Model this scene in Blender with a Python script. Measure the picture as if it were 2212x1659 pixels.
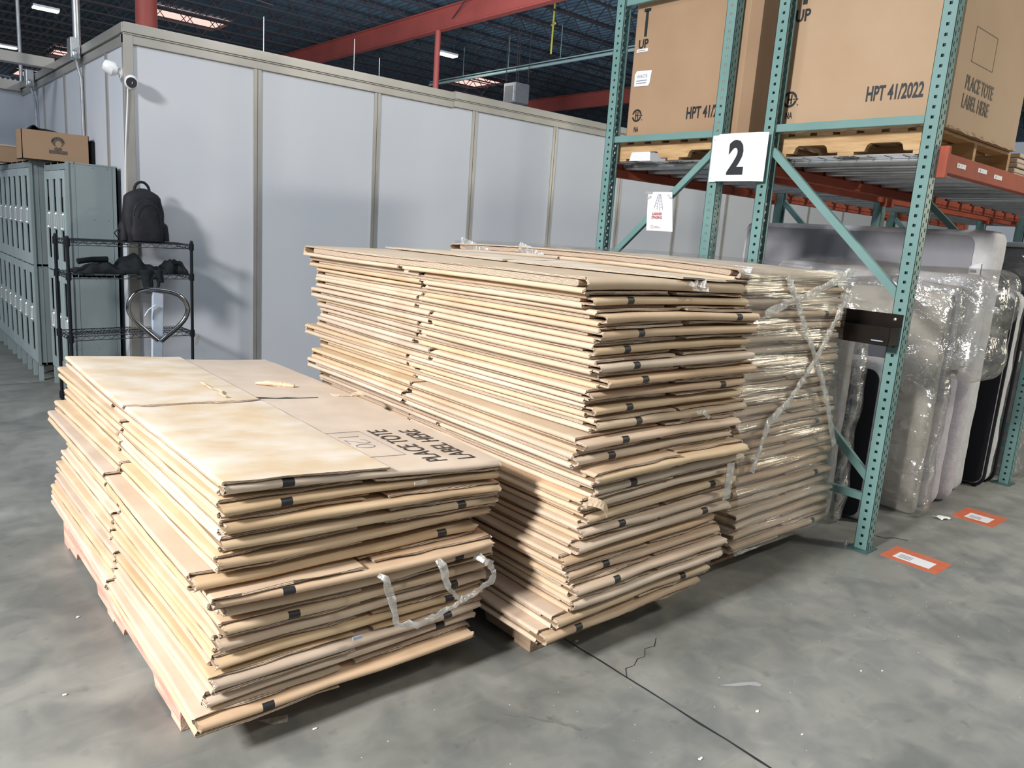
import bpy, math, random
import numpy as np
from mathutils import Vector, Matrix
for o in list(bpy.data.objects): bpy.data.objects.remove(o)
SC = bpy.context.scene
COL = SC.collection
# ------------------------------------------------------------------ camera
def make_camera():
    f, pitch, roll, yaw = 1648.0, math.radians(11.13), math.radians(4.04), math.radians(48.85)
    F = Vector((math.cos(yaw) * math.cos(pitch), math.sin(yaw) * math.cos(pitch), -math.sin(pitch)))
    R = Vector((math.sin(yaw), -math.cos(yaw), 0)); U = R.cross(F)
    R2 = R * math.cos(roll) + U * math.sin(roll); U2 = -R * math.sin(roll) + U * math.cos(roll)
    cd = bpy.data.cameras.new('camera'); cam = bpy.data.objects.new('camera', cd); COL.objects.link(cam)
    cd.sensor_fit = 'HORIZONTAL'; cd.sensor_width = 36.0; cd.lens = f / 2212 * 36.0
    cd.clip_start = 0.05; cd.clip_end = 300
    m = Matrix((R2, U2, -F)).transposed().to_4x4(); m.translation = Vector((0, 0, 1.674))
    cam.matrix_world = m; SC.camera = cam
make_camera()
# ------------------------------------------------------------------ world, lights, exposure
SC.view_settings.view_transform = 'Standard'; SC.view_settings.look = 'None'
SC.view_settings.gamma = 1.0; SC.view_settings.exposure = 0.0; SC.view_settings.use_curve_mapping = False
w = bpy.data.worlds.new('world'); SC.world = w; w.use_nodes = True
bg = w.node_tree.nodes['Background']; bg.inputs[0].default_value = (0.80, 0.88, 1.0, 1); bg.inputs[1].default_value = 0.30
def area(name, loc, target, size, power, col=(1, 1, 1), spread=180):
    ld = bpy.data.lights.new(name, 'AREA'); ld.shape = 'RECTANGLE'; ld.size, ld.size_y = size
    ld.energy = power; ld.color = col; ld.spread = math.radians(spread)
    o = bpy.data.objects.new(name, ld); COL.objects.link(o); o.location = loc
    o.rotation_euler = (Vector(target) - Vector(loc)).to_track_quat('-Z', 'Y').to_euler()
    return o
area('bay_light_key', (-6.8, 1.5, 5.3), (1.4, 2.6, 0.6), (1.2, 1.2), 425, (1.0, 0.965, 0.925), spread=92)
area('bay_light_front', (-1.5, -4.5, 7.5), (3.0, 6.0, 1.5), (2.5, 1.0), 60, (0.86, 0.93, 1.0))
area('wall_fill', (4.2, 2.4, 7.9), (4.6, 7.0, 0.3), (6.0, 0.6), 205, (0.78, 0.89, 1.0))  # added fill that brightens the long partition, not a fixture
area('bay_light_high', (-5.5, 6.5, 8.0), (1.5, 9.0, 1.5), (2.5, 1.0), 230, (0.84, 0.92, 1.0))
area('aisle_glint_light', (8.5, -3.5, 7.6), (6.5, 0.5, 0.5), (1.2, 0.5), 420, (1.0, 0.93, 0.80))  # small strong light added for glints on the stretch film
area('low_glint_light', (16.0, -4.6, 2.9), (3.7, 2.0, 1.0), (1.5, 1.1), 225, (1.0, 0.92, 0.70))  # low light added for film glints; no door stands there
area('bay_light_room', (9.0, 18.0, 8.2), (10.0, 18.0, 3), (3, 3), 420, (0.9, 0.95, 1.0))
area('girder_fill', (6.0, 12.0, 4.0), (16.0, 24.0, 9.0), (3, 3), 2700, (0.86, 0.93, 1.0))  # added light that lifts the roof girders and deck
# ------------------------------------------------------------------ materials
def mat(name, base, rough=0.6, metal=0.0, noise=None, nscale=8, bump=0.0, bscale=60, rnd=0.0, stretch=None, spec=0.5):
    m = bpy.data.materials.new(name); m.use_nodes = True; nt = m.node_tree; b = nt.nodes['Principled BSDF']
    b.inputs['Base Color'].default_value = (*base, 1); b.inputs['Roughness'].default_value = rough
    b.inputs['Metallic'].default_value = metal; b.inputs['Specular IOR Level'].default_value = spec
    tc = nt.nodes.new('ShaderNodeTexCoord'); mp = nt.nodes.new('ShaderNodeMapping')
    nt.links.new(tc.outputs['Object'], mp.inputs[0])
    if stretch: mp.inputs['Scale'].default_value = stretch
    src = None
    if noise:
        n = nt.nodes.new('ShaderNodeTexNoise'); n.inputs['Scale'].default_value = nscale; n.inputs['Detail'].default_value = 6
        nt.links.new(mp.outputs[0], n.inputs['Vector'])
        r = nt.nodes.new('ShaderNodeValToRGB'); r.color_ramp.elements[0].position = 0.35; r.color_ramp.elements[1].position = 0.68
        r.color_ramp.elements[0].color = (*base, 1); r.color_ramp.elements[1].color = (*noise, 1)
        nt.links.new(n.outputs[0], r.inputs[0]); src = r.outputs[0]
        nt.links.new(src, b.inputs['Base Color'])
    if rnd:
        oi = nt.nodes.new('ShaderNodeObjectInfo'); hs = nt.nodes.new('ShaderNodeHueSaturation')
        mr = nt.nodes.new('ShaderNodeMapRange'); mr.inputs[3].default_value = 1 - rnd; mr.inputs[4].default_value = 1 + rnd
        nt.links.new(oi.outputs['Random'], mr.inputs[0]); nt.links.new(mr.outputs[0], hs.inputs['Value'])
        m2 = nt.nodes.new('ShaderNodeMath'); m2.operation = 'MULTIPLY'; m2.inputs[1].default_value = 7.31
        m3 = nt.nodes.new('ShaderNodeMath'); m3.operation = 'FRACT'
        mr2 = nt.nodes.new('ShaderNodeMapRange'); mr2.inputs[3].default_value = 0.62; mr2.inputs[4].default_value = 1.08
        m4 = nt.nodes.new('ShaderNodeMath'); m4.operation = 'MULTIPLY'; m4.inputs[1].default_value = 13.7; m5 = nt.nodes.new('ShaderNodeMath'); m5.operation = 'FRACT'
        mr3 = nt.nodes.new('ShaderNodeMapRange'); mr3.inputs[3].default_value = 0.5 - 0.07 * rnd; mr3.inputs[4].default_value = 0.5 + 0.06 * rnd
        nt.links.new(oi.outputs['Random'], m4.inputs[0]); nt.links.new(m4.outputs[0], m5.inputs[0]); nt.links.new(m5.outputs[0], mr3.inputs[0]); nt.links.new(mr3.outputs[0], hs.inputs['Hue'])
        nt.links.new(oi.outputs['Random'], m2.inputs[0]); nt.links.new(m2.outputs[0], m3.inputs[0])
        nt.links.new(m3.outputs[0], mr2.inputs[0]); nt.links.new(mr2.outputs[0], hs.inputs['Saturation'])
        if src: nt.links.new(src, hs.inputs['Color'])
        else: hs.inputs['Color'].default_value = (*base, 1)
        nt.links.new(hs.outputs[0], b.inputs['Base Color'])
    if bump:
        n = nt.nodes.new('ShaderNodeTexNoise'); n.inputs['Scale'].default_value = bscale; n.inputs['Detail'].default_value = 4
        nt.links.new(mp.outputs[0], n.inputs['Vector'])
        bp = nt.nodes.new('ShaderNodeBump'); bp.inputs['Strength'].default_value = bump; bp.inputs['Distance'].default_value = 0.01
        nt.links.new(n.outputs[0], bp.inputs['Height']); nt.links.new(bp.outputs[0], b.inputs['Normal'])
    return m
M = {}
M['card'] = mat('cardboard', (0.56, 0.405, 0.26), 0.55, noise=(0.64, 0.49, 0.335), nscale=5, bump=0.12, bscale=9, rnd=0.10)
M['dusty'] = mat('dusty_cardboard', (0.60, 0.465, 0.31), 0.6, noise=(0.70, 0.64, 0.56), nscale=4.5, bump=0.1, bscale=8, stretch=(1.0, 1.6, 1))
M['card_in'] = mat('cardboard_inside', (0.36, 0.235, 0.14), 0.8, noise=(0.44, 0.31, 0.20), nscale=8)
M['ink'] = mat('black_ink', (0.018, 0.02, 0.025), 0.5)
M['ink_faded'] = mat('faded_ink', (0.10, 0.085, 0.07), 0.6, noise=(0.16, 0.12, 0.09), nscale=60)
def edge_mat():
    m = mat('corrugated_edge', (0.50, 0.38, 0.26), 0.8, rnd=0.08); nt = m.node_tree; b = nt.nodes['Principled BSDF']
    tc = nt.nodes.new('ShaderNodeTexCoord'); wv = nt.nodes.new('ShaderNodeTexWave'); wv.bands_direction = 'Z'
    wv.inputs['Scale'].default_value = 75; wv.inputs['Distortion'].default_value = 2.5; wv.inputs['Detail'].default_value = 2; wv.inputs['Detail Scale'].default_value = 3
    nt.links.new(tc.outputs['Object'], wv.inputs[0])
    r = nt.nodes.new('ShaderNodeValToRGB'); r.color_ramp.elements[0].position = 0.25; r.color_ramp.elements[1].position = 0.6
    r.color_ramp.elements[0].color = (0.20, 0.145, 0.105, 1); r.color_ramp.elements[1].color = (0.66, 0.53, 0.41, 1)
    nt.links.new(wv.outputs[0], r.inputs[0]); nt.links.new(r.outputs[0], b.inputs['Base Color'])
    return m
M['edge'] = edge_mat()
M['torn'] = mat('torn_cardboard', (0.66, 0.50, 0.33), 0.85, noise=(0.74, 0.60, 0.44), nscale=40, bump=0.6, bscale=80)
M['box'] = mat('tall_box_board', (0.37, 0.237, 0.142), 0.6, noise=(0.41, 0.27, 0.165), nscale=2.2, bump=0.05, bscale=6)
M['box_light'] = mat('printed_box_board', (0.44, 0.30, 0.185), 0.6, noise=(0.48, 0.335, 0.215), nscale=2.2, bump=0.05, bscale=6)
M['box_shade'] = mat('shaded_box_board', (0.30, 0.19, 0.11), 0.7)  # darker copy of the box board, shade put into its colour
def wood(name, a, c):
    m = mat(name, a, 0.75, noise=c, nscale=5, bump=0.3, bscale=20, stretch=(6, 0.8, 8)); return m
M['wood'] = wood('pallet_wood', (0.62, 0.42, 0.22), (0.42, 0.25, 0.12))
M['wood_grey'] = wood('weathered_pallet_wood', (0.36, 0.26, 0.17), (0.22, 0.15, 0.10))
M['wood_pink'] = wood('painted_pallet_wood', (0.74, 0.55, 0.42), (0.62, 0.26, 0.22))
M['teal'] = mat('teal_rack_paint', (0.145, 0.275, 0.265), 0.42, noise=(0.18, 0.32, 0.31), nscale=3, bump=0.04, bscale=30)
M['dkgreen'] = mat('dark_green_rack_paint', (0.06, 0.12, 0.115), 0.5)
M['orange'] = mat('orange_beam_paint', (0.42, 0.085, 0.04), 0.7, noise=(0.32, 0.07, 0.04), nscale=4, bump=0.05)
M['galv'] = mat('galvanised_steel', (0.50, 0.53, 0.56), 0.35, 0.8, noise=(0.62, 0.65, 0.68), nscale=12)
M['wire'] = mat('deck_wire', (0.40, 0.41, 0.42), 0.4, 0.7)
M['alu'] = mat('aluminium_trim', (0.42, 0.41, 0.385), 0.38, 0.55, noise=(0.48, 0.47, 0.45), nscale=3)
M['panel'] = mat('white_wall_panel', (0.52, 0.565, 0.65), 0.55, noise=(0.57, 0.605, 0.67), nscale=0.9, bump=0.03, bscale=3, rnd=0.03)
M['locker'] = mat('grey_green_locker_paint', (0.22, 0.27, 0.285), 0.42, noise=(0.25, 0.30, 0.315), nscale=2, bump=0.02)
M['locker_light'] = mat('locker_door_paint', (0.32, 0.40, 0.42), 0.38, noise=(0.37, 0.45, 0.47), nscale=3)
M['void'] = mat('interior_shade', (0.035, 0.045, 0.05), 0.7)  # near-black colour stands in for shade inside lockers and card slit
M['pane'] = mat('clouded_locker_window', (0.30, 0.33, 0.33), 0.3, noise=(0.20, 0.22, 0.21), nscale=6)
M['chrome'] = mat('pale_metal', (0.72, 0.74, 0.75), 0.22, 0.85)
M['white_plastic'] = mat('white_plastic', (0.80, 0.82, 0.85), 0.35)
M['paper'] = mat('white_paper', (0.80, 0.82, 0.86), 0.5, bump=0.05, bscale=10)
M['black_metal'] = mat('black_wire', (0.012, 0.015, 0.02), 0.35, 0.4)
M['fabric'] = mat('black_fabric', (0.012, 0.0125, 0.018), 0.7, noise=(0.021, 0.021, 0.028), nscale=9, bump=0.5, bscale=14, spec=0.3)
M['cloth'] = mat('dark_clothing', (0.007, 0.0095, 0.012), 0.85, noise=(0.014, 0.018, 0.021), nscale=12, bump=0.6, bscale=16, spec=0.25)
M['blue_grey'] = mat('blue_grey_handle_paint', (0.36, 0.44, 0.56), 0.45, noise=(0.42, 0.50, 0.62), nscale=12)
M['tube'] = mat('glossy_black_tube', (0.22, 0.235, 0.25), 0.16, 1.0)
M['mgrey'] = mat('charcoal_mattress_cloth', (0.30, 0.305, 0.34), 0.9, noise=(0.35, 0.355, 0.39), nscale=3, bump=0.3, bscale=180)
M['mwhite'] = mat('white_mattress_cloth', (0.62, 0.62, 0.64), 0.85, noise=(0.70, 0.70, 0.73), nscale=14, bump=0.55, bscale=26)
M['mlilac'] = mat('pale_mattress_cloth', (0.58, 0.55, 0.60), 0.85, noise=(0.66, 0.63, 0.67), nscale=20, bump=0.6, bscale=110)
M['mblack'] = mat('black_mattress_cloth', (0.008, 0.009, 0.014), 0.85)
M['cream'] = mat('cream_panel', (0.50, 0.47, 0.41), 0.6, noise=(0.56, 0.53, 0.48), nscale=2, bump=0.25, bscale=5)
M['blue'] = mat('deep_blue_strip', (0.01, 0.10, 0.17), 0.5)
M['deck'] = mat('dark_roof_deck', (0.08, 0.135, 0.19), 0.7, noise=(0.105, 0.165, 0.225), nscale=0.5)
M['joist'] = mat('dark_joist_paint', (0.05, 0.042, 0.05), 0.6)
M['red'] = mat('red_oxide_paint', (0.40, 0.085, 0.070), 0.6, noise=(0.33, 0.07, 0.06), nscale=0.8)
M['pipe'] = mat('pale_pipe', (0.30, 0.42, 0.42), 0.4, 0.2)
M['yellow'] = mat('yellow_strap', (0.55, 0.50, 0.08), 0.5)
M['label_orange'] = mat('orange_floor_tape', (0.62, 0.13, 0.05), 0.45, noise=(0.56, 0.18, 0.11), nscale=14)
M['bin'] = mat('dark_bronze_steel', (0.045, 0.038, 0.034), 0.22, 0.75, noise=(0.06, 0.05, 0.045), nscale=3)
M['red_text'] = mat('red_print', (0.45, 0.10, 0.10), 0.5)
M['grey_text'] = mat('grey_print', (0.25, 0.27, 0.30), 0.5)
M['scrap'] = mat('white_scrap', (0.75, 0.75, 0.72), 0.6)
M['spill'] = mat('pale_spill', (0.36, 0.36, 0.38), 0.35)
M['smear'] = mat('oily_smear', (0.13, 0.135, 0.13), 0.5, noise=(0.19, 0.195, 0.19), nscale=20)
M['dust'] = mat('dark_stain', (0.10, 0.105, 0.10), 0.8)
def emit(name, col, s):
    m = bpy.data.materials.new(name); m.use_nodes = True; nt = m.node_tree; nt.nodes.clear()
    e = nt.nodes.new('ShaderNodeEmission'); e.inputs[0].default_value = (*col, 1); e.inputs[1].default_value = s
    o = nt.nodes.new('ShaderNodeOutputMaterial'); nt.links.new(e.outputs[0], o.inputs[0]); return m
M['lamp'] = emit('lamp_glow', (1.0, 0.97, 0.86), 14)
M['sky_pink'] = emit('skylight_glow', (1.0, 0.62, 0.55), 1.25)
def film(name, tr, rough, strength, scale, stretch, tint=(0.9, 0.9, 0.86), gl=0.75, bd=0.03):
    m = bpy.data.materials.new(name); m.use_nodes = True; nt = m.node_tree; nt.nodes.clear()
    out = nt.nodes.new('ShaderNodeOutputMaterial'); mx = nt.nodes.new('ShaderNodeMixShader'); t = nt.nodes.new('ShaderNodeBsdfTransparent')
    t.inputs[0].default_value = (0.93, 0.93, 0.93, 1)
    g = nt.nodes.new('ShaderNodeBsdfGlossy'); g.inputs['Roughness'].default_value = rough; g.inputs[0].default_value = (1, 1, 1, 1)
    df = nt.nodes.new('ShaderNodeBsdfDiffuse'); df.inputs[0].default_value = (*tint, 1)
    p = nt.nodes.new('ShaderNodeMixShader'); p.inputs[0].default_value = gl
    nt.links.new(df.outputs[0], p.inputs[1]); nt.links.new(g.outputs[0], p.inputs[2])
    tc = nt.nodes.new('ShaderNodeTexCoord'); mp = nt.nodes.new('ShaderNodeMapping'); mp.inputs['Scale'].default_value = stretch
    mp.inputs['Rotation'].default_value = (0, math.radians(9), 0)
    n = nt.nodes.new('ShaderNodeTexNoise'); n.inputs['Scale'].default_value = scale; n.inputs['Detail'].default_value = 5; n.inputs['Distortion'].default_value = 0.4
    bp = nt.nodes.new('ShaderNodeBump'); bp.inputs['Strength'].default_value = strength; bp.inputs['Distance'].default_value = bd
    nt.links.new(tc.outputs['Object'], mp.inputs[0]); nt.links.new(mp.outputs[0], n.inputs['Vector'])
    nt.links.new(n.outputs[0], bp.inputs['Height']); nt.links.new(bp.outputs[0], g.inputs['Normal'])
    r = nt.nodes.new('ShaderNodeValToRGB'); r.color_ramp.elements[0].position = 0.42; r.color_ramp.elements[1].position = 0.74
    r.color_ramp.elements[0].color = (tr, tr, tr, 1); v = min(1, tr * 3.2); r.color_ramp.elements[1].color = (v, v, v, 1)
    nt.links.new(n.outputs[0], r.inputs[0]); nt.links.new(r.outputs[0], mx.inputs[0])
    nt.links.new(t.outputs[0], mx.inputs[1]); nt.links.new(p.outputs[0], mx.inputs[2]); nt.links.new(mx.outputs[0], out.inputs[0])
    return m
M['film'] = film('stretch_film', 0.10, 0.12, 1.0, 4.0, (0.9, 0.9, 30.0), gl=0.96, bd=0.0026)
M['strand'] = film('twisted_film', 0.30, 0.25, 0.9, 20.0, (1, 1, 1), (0.75, 0.75, 0.72), gl=0.5)
M['bag'] = film('clear_plastic_bag', 0.17, 0.12, 1.0, 7.0, (1, 1, 1.6), (0.8, 0.78, 0.7), gl=0.8)
def floor_mat():
    m = mat('concrete', (0.255, 0.262, 0.245), 0.42, bump=0.10, bscale=18); nt = m.node_tree; b = nt.nodes['Principled BSDF']
    tc = nt.nodes.new('ShaderNodeTexCoord')
    def nz(s, d=6, dist=0.0, scl=(1, 1, 1), rot=0):
        mp = nt.nodes.new('ShaderNodeMapping'); mp.inputs['Scale'].default_value = scl; mp.inputs['Rotation'].default_value = (0, 0, rot)
        n = nt.nodes.new('ShaderNodeTexNoise'); n.inputs['Scale'].default_value = s; n.inputs['Detail'].default_value = d; n.inputs['Distortion'].default_value = dist
        nt.links.new(tc.outputs['Object'], mp.inputs[0]); nt.links.new(mp.outputs[0], n.inputs['Vector']); return n
    def ramp(n, p0, c0, p1, c1):
        r = nt.nodes.new('ShaderNodeValToRGB'); r.color_ramp.elements[0].position = p0; r.color_ramp.elements[1].position = p1
        r.color_ramp.elements[0].color = (*c0, 1); r.color_ramp.elements[1].color = (*c1, 1); nt.links.new(n.outputs[0], r.inputs[0]); return r
    def mix(a, c, fac, kind='MULTIPLY'):
        x = nt.nodes.new('ShaderNodeMixRGB'); x.blend_type = kind; x.inputs[0].default_value = fac
        nt.links.new(a.outputs[0], x.inputs[1]); nt.links.new(c.outputs[0], x.inputs[2]); return x
    base = ramp(nz(1.1, 8, 0.6), 0.33, (0.180, 0.188, 0.180), 0.66, (0.330, 0.333, 0.315))
    pat = ramp(nz(5.5, 9, 0.5), 0.36, (0.70, 0.715, 0.73), 0.62, (1.08, 1.07, 1.04))
    scr = ramp(nz(3.0, 7, 0.2, (1, 9, 1), 0.85), 0.60, (1, 1, 1), 0.74, (1.18, 1.18, 1.16))
    spot = ramp(nz(14, 3), 0.25, (0.60, 0.61, 0.62), 0.36, (1, 1, 1))
    x = mix(base, pat, 0.8); x = mix(x, scr, 0.7); x = mix(x, spot, 0.5)
    nt.links.new(x.outputs[0], b.inputs['Base Color'])
    rr = ramp(nz(2.2, 6), 0.3, (0.34, 0.34, 0.34), 0.7, (0.58, 0.58, 0.58)); nt.links.new(rr.outputs[0], b.inputs['Roughness'])
    return m
M['floor'] = floor_mat()
# ------------------------------------------------------------------ mesh helpers
ORG = {}
class MB:
    def __init__(s): s.v = []; s.f = []; s.m = []
    def add(s, vs, fs, mi=0):
        n = len(s.v); s.v.extend([tuple(map(float, p)) for p in vs])
        for i, f in enumerate(fs): s.f.append(tuple(n + k for k in f)); s.m.append(mi[i] if isinstance(mi, (list, tuple)) else mi)
        return s
    def box(s, x0, x1, y0, y1, z0, z1, mi=0):
        vs = [(x, y, z) for z in (z0, z1) for y in (y0, y1) for x in (x0, x1)]
        return s.add(vs, [(0, 2, 3, 1), (4, 5, 7, 6), (0, 1, 5, 4), (2, 6, 7, 3), (0, 4, 6, 2), (1, 3, 7, 5)], mi)
    def bar(s, p, q, w, h, mi=0, up=(0, 0, 1)):
        p, q = Vector(p), Vector(q); d = (q - p).normalized(); a = d.cross(Vector(up))
        if a.length < 1e-4: a = d.cross(Vector((1, 0, 0)))
        a.normalize(); b = a.cross(d).normalized(); vs = []
        for c in (p, q):
            for i, j in ((-1, -1), (1, -1), (1, 1), (-1, 1)): vs.append(c + a * (w / 2 * i) + b * (h / 2 * j))
        return s.add(vs, [(3, 2, 1, 0), (4, 5, 6, 7), (0, 1, 5, 4), (1, 2, 6, 5), (2, 3, 7, 6), (3, 0, 4, 7)], mi)
    def tube(s, pts, r, n=8, mi=0, closed=False, flat=1.0, normal=None):
        P = [Vector(p) for p in pts]; k = len(P); vs = []; prev = None
        for i, p in enumerate(P):
            if closed: d = P[(i + 1) % k] - P[i - 1]
            else: d = P[min(i + 1, k - 1)] - P[max(i - 1, 0)]
            d.normalize(); ref = Vector(normal) if normal else (prev if prev else (Vector((0, 0, 1)) if abs(d.z) < 0.9 else Vector((1, 0, 0))))
            b = (ref - d * ref.dot(d)); b.normalize(); a = d.cross(b); prev = b
            rr = r[i] if isinstance(r, (list, tuple)) else r
            for j in range(n):
                t = 2 * math.pi * j / n; vs.append(p + a * (rr * math.cos(t)) + b * (rr * flat * math.sin(t)))
        fs = []
        for i in range(k if closed else k - 1):
            for j in range(n):
                a0, a1 = i * n + j, i * n + (j + 1) % n; b0, b1 = ((i + 1) % k) * n + j, ((i + 1) % k) * n + (j + 1) % n
                fs.append((a0, a1, b1, b0))
        if not closed: fs += [tuple(range(n))[::-1], tuple((k - 1) * n + j for j in range(n))]
        return s.add(vs, fs, mi)
    def prism(s, poly, axis, a, b, mi=0):
        n = len(poly); vs = []
        for t in (a, b):
            for p, q in poly: vs.append({'x': (t, p, q), 'y': (p, t, q), 'z': (p, q, t)}[axis])
        return s.add(vs, [tuple(range(n))[::-1], tuple(range(n, 2 * n))] + [(i, (i + 1) % n, n + (i + 1) % n, n + i) for i in range(n)], mi)
    def grid(s, fn, nu, nv, mi=0, flip=False):
        vs = [fn(i / nu, j / nv) for i in range(nu + 1) for j in range(nv + 1)]; fs = []
        for i in range(nu):
            for j in range(nv):
                a = i * (nv + 1) + j; q = (a, a + nv + 1, a + nv + 2, a + 1); fs.append(q[::-1] if flip else q)
        return s.add(vs, fs, mi)
    def ell(s, c, r, n=14, k=10, mi=0, wob=0.0, seed=0, mtx=None):
        rg = random.Random(seed); ph = [rg.random() * 6 for _ in range(6)]; vs = []
        for i in range(k + 1):
            th = math.pi * i / k
            for j in range(n):
                a = 2 * math.pi * j / n
                d = Vector((math.sin(th) * math.cos(a), math.sin(th) * math.sin(a), math.cos(th)))
                q = 1 + wob * (math.sin(3 * d.x * 2 + ph[0]) * math.sin(4 * d.y + ph[1]) + 0.6 * math.sin(7 * d.z + ph[2] + 3 * d.x))
                p = Vector((d.x * r[0] * q, d.y * r[1] * q, d.z * r[2] * q))
                if mtx: p = mtx @ p
                vs.append(Vector(c) + p)
        fs = [(i * n + j, (i + 1) * n + j, (i + 1) * n + (j + 1) % n, i * n + (j + 1) % n) for i in range(k) for j in range(n)]
        return s.add(vs, fs, mi)
    def text(s, txt, origin, ux, uy, size, mi=0, xs=1.0, thick=0.0, align='LEFT', weight=0.0, off=0.0012):
        c = bpy.data.curves.new('t', 'FONT'); c.body = txt; c.size = 1.0; c.align_x = align; c.offset = weight; c.resolution_u = 3
        o = bpy.data.objects.new('t', c); COL.objects.link(o); dg = bpy.context.evaluated_depsgraph_get(); dg.update()
        me = bpy.data.meshes.new_from_object(o.evaluated_get(dg)); ux, uy = Vector(ux), Vector(uy); nn = ux.cross(uy)
        k = size / 0.70
        vs = [Vector(origin) + ux * (v.co.x * k * xs) + uy * (v.co.y * k) + nn * off for v in me.vertices]
        s.add(vs, [tuple(p.vertices) for p in me.polygons], mi)
        bpy.data.objects.remove(o); bpy.data.curves.remove(c); bpy.data.meshes.remove(me); return s
    def build(s, name, mats, parent=None, smooth=False, bevel=0.0, sub=0, solid=0.0, loc=None):
        me = bpy.data.meshes.new(name); o = bpy.data.objects.new(name, me); COL.objects.link(o)
        if not isinstance(mats, (list, tuple)): mats = [mats]
        for m in mats: me.materials.append(M[m])
        if parent is not None: base = ORG[parent.name]; o.parent = parent
        else:
            if loc is None:
                a = np.array(s.v); mn, mx = a.min(0), a.max(0); loc = ((mn[0] + mx[0]) / 2, (mn[1] + mx[1]) / 2, mn[2])
            base = Vector(loc); o.location = base
        ORG[o.name] = Vector(base)
        me.from_pydata([(p[0] - base[0], p[1] - base[1], p[2] - base[2]) for p in s.v], [], s.f)
        me.polygons.foreach_set('material_index', s.m)
        if smooth: me.polygons.foreach_set('use_smooth', [True] * len(s.f))
        me.update()
        if smooth: me.set_sharp_from_angle(angle=math.radians(48))
        if bevel: b = o.modifiers.new('bevel', 'BEVEL'); b.width = bevel; b.segments = 2; b.limit_method = 'ANGLE'
        if solid: b = o.modifiers.new('solid', 'SOLIDIFY'); b.thickness = solid; b.offset = 0
        if sub: b = o.modifiers.new('sub', 'SUBSURF'); b.levels = sub; b.render_levels = sub
        return o
def thing(name, label, cat, loc, group=None):
    o = bpy.data.objects.new(name, None); COL.objects.link(o); o.location = loc; o.empty_display_size = 0.1
    o['label'] = label; o['category'] = cat; ORG[o.name] = Vector(loc)
    if group: o['group'] = group
    return o
def tag(o, label, cat, group=None, kind=None):
    o['label'] = label; o['category'] = cat
    if group: o['group'] = group
    if kind: o['kind'] = kind
    return o
def struct(o, label=None):
    o['kind'] = 'structure'
    if label: o['label'] = label; o['category'] = 'structure'
    return o
RG = random.Random(7)
ORD = ['topmost', 'second', 'third', 'fourth', 'fifth', 'sixth', 'seventh', 'eighth', 'ninth', 'tenth', 'eleventh', 'twelfth', 'thirteenth', 'fourteenth',
       'fifteenth', 'sixteenth', 'seventeenth', 'eighteenth', 'nineteenth', 'twentieth', 'twenty-first', 'twenty-second', 'twenty-third', 'twenty-fourth']
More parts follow.
